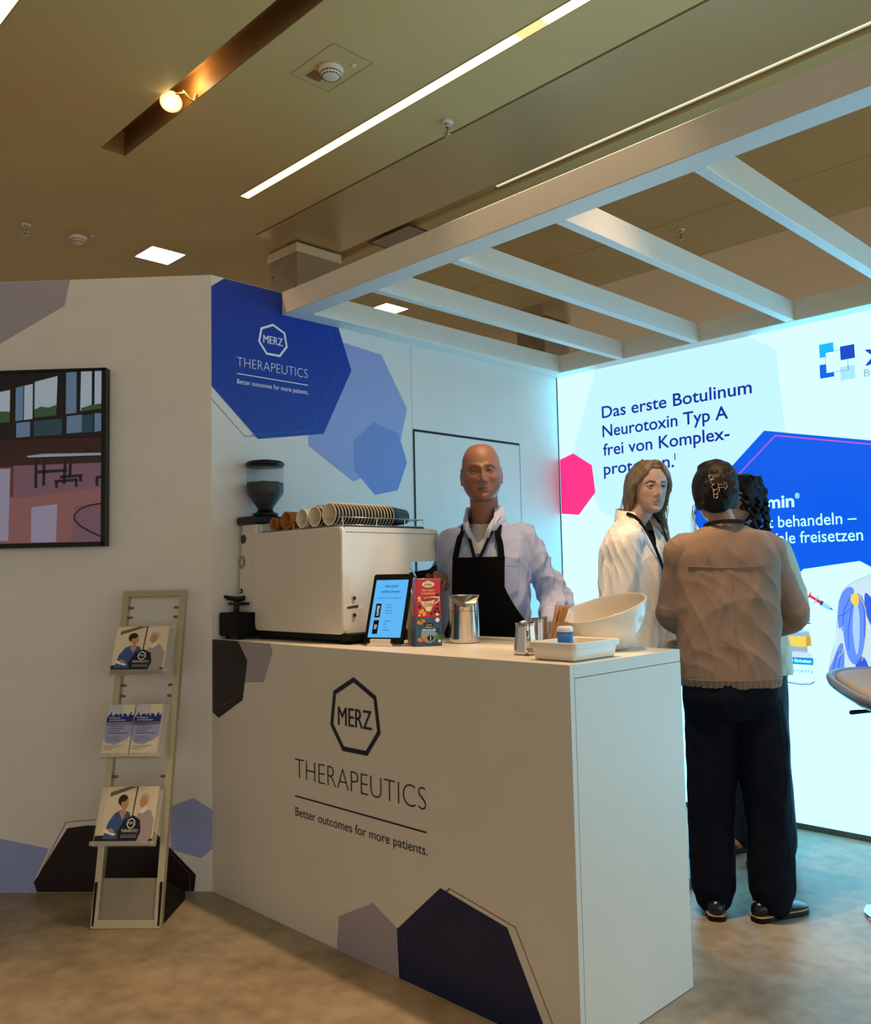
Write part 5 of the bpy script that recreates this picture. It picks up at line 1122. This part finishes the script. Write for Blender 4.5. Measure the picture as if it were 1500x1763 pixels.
def m1(V): return 1. + 1.1 * np.clip((np.hypot(V[:, 0], V[:, 1]) - .17) / .1, 0, 1)
cloth('shirt', [trunk(T1)] + sl, .0042, .0075, 21, shirt1, o1, 2, (60, 60, 40), m1, None, lambda Q: (Q[:, 1] < -.0) & (Q[:, 2] > 1.40) & (np.abs(Q[:, 0]) < .042 * (Q[:, 2] - 1.40) / .1))
S1 = cr(T1, 4)
def front(x, z, off):
    i = np.argmin(np.abs(S1[:, 0] - z)); rx, rf, cy = S1[i, 3], S1[i, 4], S1[i, 2]; k = max(0, 1 - min(1, abs(x / rx)) ** 2.25) ** (1 / 2.25); return cy - rf * k - off
# collar, placket and a glimpse of undershirt
q = MB()
def collar_half(q, s, tip, mi=0, r0=.073, z0=1.505, z1=1.565, cy=.028):
    R = []
    for t in np.linspace(0, 1, 9):
        a = PI / 2 - s * 0 + (t * 2.35) ; x, y = s * math.sin(t * 2.35) * r0, cy + math.cos(t * 2.35) * r0
        zz = z1 - .028 * t; ox, oy, oz = x * (1.14 + .22 * t), cy + (y - cy) * (1.14 + .32 * t), z0 - .01 - .04 * t
        if t > .99: ox, oy, oz = tip
        R.append([(x * .98, cy + (y - cy) * .98, z0), (x, y, zz), (x * 1.06, cy + (y - cy) * 1.06, zz + .003), (ox, oy, oz), (ox * .97, oy * .98 + .001, oz - .003)])
    q.rings(R, mi, True, False, False, False)
collar_half(q, 1, (.060, -.108, 1.478), 0, .074, 1.535, 1.60, .028); collar_half(q, -1, (-.058, -.108, 1.478), 0, .074, 1.535, 1.60, .028)
for s in (-1, 1): ribbon(q, cr([(s * .071, -.01, 1.548), (s * .064, -.05, 1.53), (s * .046, -.095, 1.485), (s * .024, front(.03, 1.435, .004), 1.435), (s * .006, front(.0, 1.385, .006), 1.385)], 5).tolist(), .020, (s * .25, -1, .3), .004)
mesh_obj('collar', q, mat('collar_cotton', (186, 188, 208), .75, var=.03, bump=.1, bscale=400), o1, local=True)
q = trunk([(1.30, 0, .01, .15, .112, .08), (1.40, 0, .015, .13, .094, .08), (1.47, 0, .03, .085, .082, .06), (1.50, 0, .035, .066, .070, .06), (1.515, 0, .035, .062, .062, .06)], 3); mesh_obj('undershirt', q, mat('white_undershirt', (214, 212, 212), .8, var=.03), o1, local=True)
q = MB(); R0, R1 = [], []
for z in np.linspace(.80, 1.372, 34):
    w0, w1 = -.108, .108
    t = np.clip((1.25 - z) / .2, 0, 1); w1 = .108 + .105 * t ** 1.1; w0 = -.108 - .10 * np.clip((1.16 - z) / .2, 0, 1) ** 1.2
    xs = np.linspace(w0, w1, 26); zz = max(z, .87)
    R0.append([(x, front(min(.17, max(-.17, x)), zz, .012) + (abs(x) > .17) * (abs(x) - .17) * 1.2, z) for x in xs]); R1.append([(x, front(min(.17, max(-.17, x)), zz, .016) + (abs(x) > .17) * (abs(x) - .17) * 1.2, z) for x in xs])
q.rings(R1, 0, True, False, False, False); q.rings(R0, 0, True, False, False, False)
ap = mesh_obj('apron', q, ap1, o1, local=True)
q = MB()
for s in (-1, 1):
    pts = [(s * .096, front(s * .096, 1.365, .016), 1.365), (s * .088, front(s * .088, 1.42, .014), 1.42), (s * .078, front(s * .078, 1.455, .02) - .006, 1.462), (s * .074, -.035, 1.505), (s * .074, .02, 1.528), (s * .05, .085, 1.525), (0, .105, 1.522)]
    ribbon(q, cr(pts, 5).tolist(), .026, [(s * .3, -1, .3)] * 16 + [(s * .8, 0, .6)] * 15, .003)
mesh_obj('apron_strap', q, ap1, ap, local=True)
q = MB()
for s in (-1, 1):
    pts = [(s * .012, front(0, 1.36, .02), 1.37), (s * .03, front(.03, 1.42, .012), 1.42), (s * .052, -.075, 1.478), (s * .066, -.03, 1.523), (s * .06, .05, 1.545), (0, .095, 1.55)]
    ribbon(q, cr(pts, 5).tolist(), .013, [(s * .2, -1, .3)] * 14 + [(s, 0, .4)] * 12, .002)
mesh_obj('lanyard', q, mat('navy_lanyard', (9, 10, 18), .8, spec=.2), o1, local=True)
q = MB(); ribbon(q, [(.088, front(.088, 1.335, .006), 1.335), (.15, front(.15, 1.335, .006), 1.333)], .003, (0, -1, 0), .004); q.add([(.088, front(.088, 1.335, .008), 1.335), (.155, front(.155, 1.335, .008), 1.333), (.155, front(.155, 1.23, .008), 1.235), (.12, front(.12, 1.21, .008), 1.218), (.088, front(.088, 1.235, .008), 1.235)], [(0, 1, 2, 3, 4)])
mesh_obj('breast_pocket', q, shirt1, o1, local=True)
navy_tr = mat('dark_trouser_cloth', (16, 20, 34), .8, var=.08, bump=.1, bscale=300)
def trousers(name, o, hip, legs, m, seed, vox=.006, amp=.005):
    P = [trunk(hip)]
    for L_ in legs: P.append(limb(L_, 6, 20))
    return cloth(name, P, vox, amp, seed, m, o, 2, (46, 46, 14))
trousers('trousers', o1, [(.80, 0, .0, .165, .11, .12), (.9, 0, 0, .175, .12, .125), (1.0, 0, 0, .17, .12, .115)], [[(s * .085, 0, .88, .095), (s * .095, .0, .5, .075), (s * .10, .02, .07, .062)] for s in (-1, 1)], navy_tr, 5, .008)
for s in (-1, 1):
    q = MB(); shoe(q, (s * .10, .09, 0), (s * .12, -.17, 0)); mesh_obj('shoe', q, [blk, blk], o1, local=True)

# ------------------------------------------------------------------ woman seen from behind
p2 = Person((1.725, 1.225, 0), 222, 'woman seen from behind in a beige jacket and wide navy trousers, dark hair clipped up')
c2 = p2.cam
SK2 = (.50, .29, .20); hp2 = c2(-.015, .025, 1.60)
sR2, eR2, wR2 = c2(.165, .0, 1.385), c2(.268, .05, 1.115), c2(.08, .20, 1.04)
sL2, eL2, wL2 = c2(-.165, .0, 1.385), c2(-.185, .06, 1.125), c2(-.02, .19, 1.07)
parts = [trunk([(.85, 0, 0, .15, .09, .11), (1.05, 0, 0, .125, .085, .085), (1.25, 0, .0, .14, .09, .085), (1.38, 0, .01, .14, .07, .075), (1.45, 0, .02, .075, .05, .05)]),
    limb([(0, .03, 1.38, .055), (0, .02, 1.46, .051), (hp2.x * .7, hp2.y * .6 + .01, 1.52, .049), (hp2.x, hp2.y + .01, 1.57, .05)])]
for a, b_, c_ in ((sL2, eL2, wL2), (sR2, eR2, wR2)): parts.append(limb([(*a, .045), (*((a + b_) / 2), .04), (*b_, .035), (*((b_ + c_) / 2), .032), (*c_, .024)]))
parts += hand(wR2, c2(-.7, .35, .1), c2(.1, -.2, .9), 1, .4, sc=.92) + hand(wL2, c2(.5, .7, .1), c2(0, -.2, .9), -1, .4, sc=.92)
f1, f2 = c2(-.085, .03, 0), c2(.115, -.03, 0)
for f in (f1, f2): parts.append(limb([(f.x * .72, f.y * .6, .84, .08), (f.x * .9, f.y * .8 + .01, .48, .05), (f.x, f.y, .09, .026)]))
o2 = p2.body(parts, headM(hp2, -6, 6, 0), SK2, (.4, .18, .16), (.06, .04, .03), (.08, .05, .03), .0032, .95, fem=True)
jk2 = mat('beige_linen_jacket', (134, 110, 94), .8, var=.06, scale=16, bump=.2, bscale=350)
J2 = [(.86, 0, .0, .185, .12, .14), (.90, 0, .0, .192, .125, .145), (1.02, 0, .0, .195, .125, .135), (1.15, 0, .0, .198, .125, .128), (1.28, 0, .0, .205, .12, .122), (1.36, 0, .01, .20, .10, .11), (1.42, 0, .015, .165, .085, .095), (1.455, 0, .02, .105, .07, .08), (1.48, 0, .022, .068, .06, .062)]
sl = []
for a, b_, c_ in ((sL2, eL2, wL2), (sR2, eR2, wR2)):
    sl.append(limb([(*(a + Vector((-a.x * .4, 0, .0))), .055), (*a, .062), (*(a * .7 + b_ * .3), .063), (*(a * .5 + b_ * .5), .066), (*(a * .15 + b_ * .85), .068), (*b_, .068), (*(b_ * .55 + c_ * .45), .065), (*(b_ * .12 + c_ * .88), .045)], 6, 20))
def gath(V):      # elastic hem
    z = V[:, 2]; w = np.exp(-((z - .875) / .014) ** 2); a = np.arctan2(V[:, 1], V[:, 0]); r = 1 + w * .012 * np.sin(a * 46); V = V.copy(); V[:, 0] *= r; V[:, 1] *= r; return V
jo2 = cloth('jacket', [trunk(J2)] + sl, .0042, .0046, 33, jk2, o2, 2, (44, 44, 20), None, gath)
q = MB(); S2 = cr(J2, 4)
JV = np.array([v.co[:] for v in jo2.data.vertices]); JV = JV[JV[:, 1] > .02]
def backy(x, z, off): return float(JV[np.hypot(JV[:, 0] - x, JV[:, 2] - z) < .007][:, 1].max()) + off - .0035
ribbon(q, [(x, backy(x, 1.315, .004), 1.315 - .006 * math.cos(x * 12)) for x in np.linspace(-.16, .16, 18)], .004, (0, 1, 0), .004); ribbon(q, [(x, backy(x, .892, .004), .892) for x in np.linspace(-.175, .175, 18)], .003, (0, 1, 0), .005)
ribbon(q, [(.002, backy(0, z, .003), z) for z in np.linspace(.9, 1.31, 10)], .002, (0, 1, 0), .003); mesh_obj('seam', q, mat('jacket_seam', (140, 114, 92), .8), o2, local=True)
q = MB(); ribbon(q, [(.078 * math.cos(t), .028 + .078 * math.sin(t), 1.472 + .012 * math.sin(t)) for t in np.linspace(-.5, PI + .5, 22)], .014, [(math.cos(t), math.sin(t), .5) for t in np.linspace(-.5, PI + .5, 22)], .004); mesh_obj('lanyard', q, MATS['navy_lanyard'], o2, local=True)
tr2 = mat('navy_wide_trousers', (7, 11, 26), .9, spec=.2, var=.12, scale=20, bump=.1, bscale=300)
trousers('trousers', o2, [(.74, 0, .0, .165, .11, .12), (.82, 0, .01, .182, .115, .135), (.92, 0, 0, .175, .11, .125), (.98, 0, 0, .16, .10, .11)],
    [[(f.x * .72, f.y * .6, .80, .105), (f.x * .88, f.y * .8 + .01, .6, .097), (f.x, f.y, .36, .088), (f.x, f.y, .18, .086), (f.x, f.y, .10, .084), (f.x, f.y, .07, .074)] for f in (f1, f2)], tr2, 8, .005, .004)
leather = mat('black_leather', (18, 18, 20), .25, var=.05); welt = mat('pale_welt', (190, 160, 130), .5)
for f, dx, dy in ((f1, .05, .24), (f2, .30, .14)):
    e = Vector(c2(dx, dy, 0)).normalized(); q = MB(); shoe(q, f - e * .095, f + e * .165, .09, (0, 0, 1)); q.tube([f + e * .07 + Vector((-e.y, e.x, 0)) * .025 + Vector((0, 0, .06)), f + e * .085 + Vector((0, 0, .068)), f + e * .07 - Vector((-e.y, e.x, 0)) * .025 + Vector((0, 0, .06))], .007, 8); mesh_obj('shoe', q, [leather, welt], o2, local=True)
# hair : cap, twisted roll, loose strands, claw clip
hair_d = mat('dark_brown_hair', (17, 11, 10), .6, spec=.3, var=.45, scale=26, bump=.4, bscale=120, stretch=(1, 1, .25))
def hair_cap(sc, front_z, y_lim, grow, n=40):
    """scalp shell kept behind the hairline"""
    S = cr(HEAD, 5); R = []
    for z, rx, rf, rb in S:
        if z < -.075: break
        ring = []
        for j in range(n):
            a = 2 * PI * j / n; c, s = math.cos(a), math.sin(a)
            x = c * (rx + grow); y = s * ((max(rb, .05) if s > 0 else rf) + grow)
            if z < front_z: y = max(y, y_lim + (front_z - z) * .45)
            ring.append((x * sc, y * sc, (z + (grow if z > .1 else 0)) * sc))
        R.append(ring)
    q = MB(); q.rings(R, 0, True); return q
H2 = headM(hp2, -6, 6, 0)
P = [hair_cap(.95, .07, -.045, .017)]
q = MB(); q.sphere((0, .085, -.012), (.066, .052, .080)); P.append(q); q = MB(); q.sphere((.012, .075, -.058), (.060, .042, .032)); P.append(q); q = MB(); q.sphere((-.008, .07, .05), (.07, .06, .06)); P.append(q)
for k in range(16):
    t = k / 15 * PI * 1.1 - .3; s = MB(); s.tube([(.055 * math.cos(t), .115 + .01 * math.sin(k * 3), -.015 + .075 * math.sin(t)), (.03 * math.cos(t + .7), .137, -.01 + .045 * math.sin(t + .7)), (.006, .14, .005)], [.012, .010, .008], 8); P.append(s)
for s_ in P: s_.tf(H2)
V, F, c_, E = fuse(P, .0035, 2); V = folds(V, normals(V, F, c_), .0022, 4, (70, 70, 30)); hair2 = put('hair', V, F, c_, hair_d, o2)
q = MB()
for k in range(9):
    x = .075 + rng.uniform(-.01, .01); y = -.02 + rng.uniform(-.03, .03); l = rng.uniform(.08, .17)
    q.tube([H2 @ Vector(p) for p in ((x, y, -.04), (x + rng.uniform(-.006, .012), y, -.08), (x + rng.uniform(-.004, .02), y + .01, -.08 - l))], [.0011, .0009, .0004], 5)
for k in range(8):
    a = rng.uniform(-.6, .9); q.tube([H2 @ Vector(p) for p in ((.03 * a, .13, .03), (.05 * a - .03, .125, .06), (.06 * a - .05, .105, .08))], [.0012, .001, .0005], 5)
mesh_obj('loose_strand', q, mat('brown_strand', (72, 48, 34), .4), hair2, local=True)
gold = mat('gold_metal', (206, 168, 120), .25, metal=1.)
q = MB()
for (x, z, r) in ((.034, .036, .008), (.027, .018, .0095), (.022, -.002, .011), (.020, -.021, .0095), (.021, -.037, .008)):
    q.tube([H2 @ Vector((x + r * math.cos(t), .144 + .002 * math.cos(t), z + r * math.sin(t))) for t in np.linspace(0, 2 * PI, 17)], .0016, 6)
for (x0, x1, z) in ((.008, -.014, .006), (.008, -.014, -.006)): q.tube([H2 @ Vector(p) for p in ((x0, .146, z), ((x0 + x1) / 2, .152, z), (x1, .146, z), (x1 + .001, .142, z - .016))], .0016, 6)
q.tube([H2 @ Vector(p) for p in ((-.010, .150, .014), (-.020, .148, .010), (-.022, .147, -.002), (-.016, .149, -.012))], .002, 6); q.tube([H2 @ Vector(p) for p in ((.010, .147, .010), (.009, .15, 0), (.006, .146, -.02))], .0018, 6)
mesh_obj('hair_claw', q, gold, o2, local=True)

# ------------------------------------------------------------------ blonde woman in the white shirt
p3 = Person((1.325, 1.245, 0), 84, 'woman with long blonde hair and a white shirt standing behind the end of the counter')
c3 = p3.cam; SK3 = (.56, .36, .29); hp3 = c3(.055, -.02, 1.652); sc3 = .925
sR3, eR3, wR3 = c3(-.085, -.13, 1.425), c3(-.105, -.11, 1.12), c3(.06, -.10, 1.02)
sL3, eL3, wL3 = c3(.10, .13, 1.425), c3(.115, .12, 1.12), c3(.12, .0, 1.03)
parts = [trunk([(.85, 0, 0, .14, .09, .11), (1.05, 0, 0, .12, .085, .085), (1.25, 0, .0, .135, .10, .085), (1.38, 0, .01, .13, .075, .075), (1.46, 0, .02, .07, .05, .05)]),
    limb([(0, .02, 1.40, .052), (0, .012, 1.50, .049), (hp3.x * .6, hp3.y * .55 + .006, 1.565, .047), (hp3.x, hp3.y + .015, 1.615, .05)])]
for a, b_, c_ in ((sL3, eL3, wL3), (sR3, eR3, wR3)): parts.append(limb([(*a, .043), (*((a + b_) / 2), .038), (*b_, .034), (*((b_ + c_) / 2), .030), (*c_, .023)]))
parts += hand(wR3, c3(.8, .1, -.1), c3(0, .3, -.9), -1, .4, sc=.9) + hand(wL3, c3(.3, -.8, -.1), c3(0, 0, -1), 1, .4, sc=.9)
for s in (-1, 1): parts.append(limb([(s * .085, 0, .86, .085), (s * .09, .01, .48, .05), (s * .10, .02, .08, .034)])); parts.append(limb([(s * .10, .05, .05, .03), (s * .11, -.07, .032, .024)]))
H3 = headM(hp3, -26, 2, 2)
o3 = p3.body(parts, H3, SK3, (.42, .18, .17), (.11, .07, .045), (.09, .11, .12), .0027, sc3, fem=True, jaw=.94, nose=.85)
ws = mat('white_blouse_cotton', (232, 228, 222), .75, var=.04, scale=12, bump=.15, bscale=400)
T3 = [(.97, 0, .0, .205, .155, .15), (1.05, 0, .0, .198, .15, .142), (1.15, 0, .0, .192, .145, .135), (1.30, 0, .005, .192, .14, .125), (1.39, 0, .010, .185, .115, .112), (1.455, 0, .014, .15, .095, .095), (1.50, 0, .016, .10, .076, .075), (1.535, 0, .016, .066, .06, .060)]
sl = []
for a, b_, c_ in ((sL3, eL3, wL3), (sR3, eR3, wR3)):
    sl.append(limb([(*(a + Vector((-a.x * .45, 0, .0))), .055), (*a, .062), (*(a * .7 + b_ * .3), .070), (*(a * .5 + b_ * .5), .075), (*b_, .076), (*(b_ * .5 + c_ * .5), .064), (*(b_ * .1 + c_ * .9), .04)], 6, 20))
cloth('shirt', [trunk(T3)] + sl, .0042, .008, 55, ws, o3, 2, (70, 70, 16), None, None, lambda Q: (Q[:, 1] < -.0) & (Q[:, 2] > 1.40) & (np.abs(Q[:, 0]) < .05 * (Q[:, 2] - 1.40) / .13))
q = MB(); collar_half(q, 1, (.085, -.095, 1.465), 0, .068, 1.52, 1.572, .016); collar_half(q, -1, (-.085, -.095, 1.465), 0, .068, 1.52, 1.572, .016)
ribbon(q, [(.0, -.135 - .012 * (1.36 - z) / .3, z) for z in np.linspace(1.38, 1.0, 10)], .03, (0, -1, 0), .004); mesh_obj('collar', q, ws, o3, local=True)
q = MB()
for s in (-1, 1): ribbon(q, cr([(s * .01, -.165, 1.16), (s * .022, -.155, 1.28), (s * .05, -.118, 1.42), (s * .068, -.05, 1.525), (s * .06, .05, 1.55), (0, .085, 1.55)], 5).tolist(), .014, [(s * .2, -1, .2)] * 14 + [(s, 0, .4)] * 12, .003)
mesh_obj('lanyard', q, MATS['navy_lanyard'], o3, local=True)
trousers('jeans', o3, [(.78, 0, .0, .16, .10, .12), (.88, 0, 0, .17, .115, .125), (.99, 0, 0, .16, .115, .115)], [[(s * .085, 0, .86, .092), (s * .09, .0, .5, .07), (s * .10, .02, .06, .055)] for s in (-1, 1)], mat('blue_jeans', (70, 92, 120), .85, var=.15, scale=40), 9, .007)
for s in (-1, 1):
    q = MB(); shoe(q, (s * .10, .11, 0), (s * .115, -.115, 0), .082); mesh_obj('shoe', q, [mat('grey_shoe', (90, 92, 98), .6), mat('grey_shoe', (90, 92, 98), .6)], o3, local=True)
hair_b = mat('ash_blonde_hair', (128, 106, 82), .5, var=.45, scale=30, bump=.35, bscale=140, stretch=(1, 1, .12))
P = []
# scalp and two curtains of hair from the parting
for k in range(86):
    side = 1 if k % 2 else -1; t = (k // 2) / 42
    az = math.radians(18 + 152 * t)           # from near the face round to the back
    x0, y0 = .012 * side, -.055 + .10 * t
    c_, s_ = math.cos(az), math.sin(az)
    pts = [(x0, y0, .118 - .012 * abs(t - .4)), (side * .045 * s_ ** .5 + .0, -.062 * c_ + .01 + y0 * .3, .104), (side * (.079 * s_ ** .45), -.079 * c_ + .012, .06), (side * (.090 * s_ ** .4), -.082 * c_ + .022, .005), (side * (.090 * s_ ** .4 + .001), -.070 * c_ + .035, -.06), (side * (.082 * s_ ** .4 + .006), -.05 * c_ + .05, -.12)]
    ln = .20 + .06 * math.sin(k * 1.7) - (.05 if t > .8 else 0)
    pts += [(side * (.085 + .018 * s_) + rng.uniform(-.012, .012), -.055 * c_ + .052 + rng.uniform(-.012, .012), -.12 - ln * .5), (side * (.088 + .01 * s_) + rng.uniform(-.02, .02), -.055 * c_ + .045 + rng.uniform(-.02, .02), -.12 - ln)]
    if t < .25:      # face-framing strands open at the brow and tuck behind the ear
        pts[3] = (side * .086, -.03 + .06 * t, .01); pts[4] = (side * .091, .018 + .05 * t, -.05); pts[5] = (side * .086, .03, -.11)
    q = MB(); S = cr(pts, 4); q.tube([tuple(r) for r in S], list(np.linspace(.009, .0125, 12)) + list(np.linspace(.0125, .0035, len(S) - 12)), 7); P.append(q)
P.append(hair_cap(1., .085, -.035, .010))
for s_ in P: s_.tf(H3 @ Matrix.Scale(sc3, 4))
V, F, c_, E = fuse(P, .0027, 1); V = folds(V, normals(V, F, c_), .0022, 14, (230, 230, 26)); hair3 = put('hair', V, F, c_, hair_b, o3)
q = MB()
for k in range(46):
    s = 1 if k % 2 else -1; x = s * rng.uniform(.07, .10); y = rng.uniform(.0, .07); l = rng.uniform(.12, .24)
    q.tube([H3 @ (Vector(p) * sc3) for p in ((x * .95, y, -.02), (x + s * rng.uniform(0, .012), y + .01, -.10), (x + s * rng.uniform(-.01, .03), y + rng.uniform(-.01, .03), -.10 - l))], [.0016, .0013, .0004], 5)
mesh_obj('loose_strand', q, mat('blonde_strand', (150, 132, 106), .5), hair3, local=True)

# ------------------------------------------------------------------ dark curly-haired woman behind
p4 = Person((1.475, 1.915, 0), -22, 'woman with dark curly hair in a pale jacket, mostly hidden behind the beige jacket')
c4 = p4.cam; SK4 = (.52, .31, .23); hp4 = c4(-.02, -.02, 1.615); sc4 = .93
sR4, eR4, wR4 = c4(-.15, .02, 1.39), c4(-.18, -.06, 1.12), c4(-.06, -.2, 1.05)
sL4, eL4, wL4 = c4(.155, .0, 1.385), c4(.205, -.03, 1.11), c4(.06, -.2, 1.05)
parts = [trunk([(.85, 0, 0, .15, .09, .11), (1.05, 0, 0, .125, .085, .085), (1.25, 0, .0, .14, .10, .085), (1.37, 0, .01, .135, .075, .075), (1.44, 0, .02, .07, .05, .05)]),
    limb([(0, .03, 1.36, .053), (0, .015, 1.45, .049), (hp4.x * .6, hp4.y * .6, 1.52, .048), (hp4.x, hp4.y + .015, 1.58, .05)])]
for a, b_, c_ in ((sL4, eL4, wL4), (sR4, eR4, wR4)): parts.append(limb([(*a, .043), (*((a + b_) / 2), .038), (*b_, .034), (*((b_ + c_) / 2), .030), (*c_, .023)]))
parts += hand(wR4, c4(.7, -.2, .1), Vector((0, 0, 1)), 1, .4, sc=.9) + hand(wL4, c4(-.7, -.2, .1), Vector((0, 0, 1)), -1, .4, sc=.9)
for s in (-1, 1): parts.append(limb([(s * .085, 0, .86, .085), (s * .09, .01, .48, .05), (s * .09, .02, .08, .034)])); parts.append(limb([(s * .09, .05, .05, .03), (s * .10, -.11, .03, .028)]))
H4 = headM(hp4, -16, 2, 0)
o4 = p4.body(parts, H4, SK4, (.42, .16, .15), (.05, .03, .02), (.05, .03, .02), .0034, sc4, fem=True, jaw=.96)
jk4 = mat('pale_stone_jacket', (196, 186, 164), .8, var=.06, scale=16, bump=.2, bscale=350)
T4 = [(.83, 0, .0, .20, .13, .14), (.95, 0, .0, .195, .13, .135), (1.12, 0, .0, .19, .13, .128), (1.27, 0, .0, .195, .13, .12), (1.35, 0, .01, .185, .105, .11), (1.41, 0, .015, .15, .088, .095), (1.445, 0, .02, .10, .07, .078), (1.465, 0, .024, .066, .058, .06)]
sl = []
for a, b_, c_ in ((sL4, eL4, wL4), (sR4, eR4, wR4)):
    sl.append(limb([(*(a + Vector((-a.x * .45, 0, .0))), .055), (*a, .060), (*(a * .7 + b_ * .3), .068), (*(a * .5 + b_ * .5), .071), (*b_, .068), (*(b_ * .5 + c_ * .5), .06), (*(b_ * .1 + c_ * .9), .042)], 6, 20))
cloth('jacket', [trunk(T4)] + sl, .005, .007, 71, jk4, o4, 2, (55, 55, 26))
trousers('jeans', o4, [(.74, 0, .0, .16, .10, .12), (.83, 0, 0, .175, .11, .13), (.93, 0, 0, .165, .11, .12)], [[(s * .085, 0, .82, .098), (s * .10, .0, .5, .088), (s * .10, .02, .08, .082)] for s in (-1, 1)], mat('dark_jeans', (22, 30, 46), .85, var=.15, scale=40), 12, .007)
for s in (-1, 1):
    q = MB(); shoe(q, (s * .095, .08, 0), (s * .115, -.16, 0), .085); mesh_obj('shoe', q, [blk, blk], o4, local=True)
hair_k = mat('black_brown_curls', (15, 10, 11), .6, spec=.3, var=.5, scale=40, bump=.5, bscale=90)
P = [hair_cap(1., .065, -.03, .018)]
for k in range(120):
    a = rng.uniform(-.35 * PI, 1.35 * PI); z = rng.uniform(-.165, .105); 
    zz = max(z, -.06); rx, ry = (.086, .112) if zz < .05 else (.075, .095)
    x = rx * math.cos(a) * (1.08 if z < 0 else .98); y = ry * max(math.sin(a), -.42) + .012
    if y < -.03 and z < .03: continue
    q = MB(); r0 = rng.uniform(.012, .02); pts = []
    for t in np.linspace(0, 1, 9): an = t * 7 + k; pts.append((x + r0 * .7 * math.cos(an), y + r0 * .7 * math.sin(an), z + .02 - .05 * t))
    q.tube(pts, rng.uniform(.007, .011), 6); P.append(q)
for s_ in P: s_.tf(H4 @ Matrix.Scale(sc4, 4))
V, F, c_, E = fuse(P, .0036, 1); V = folds(V, normals(V, F, c_), .002, 15, (60, 60, 60)); put('hair', V, F, c_, hair_k, o4)
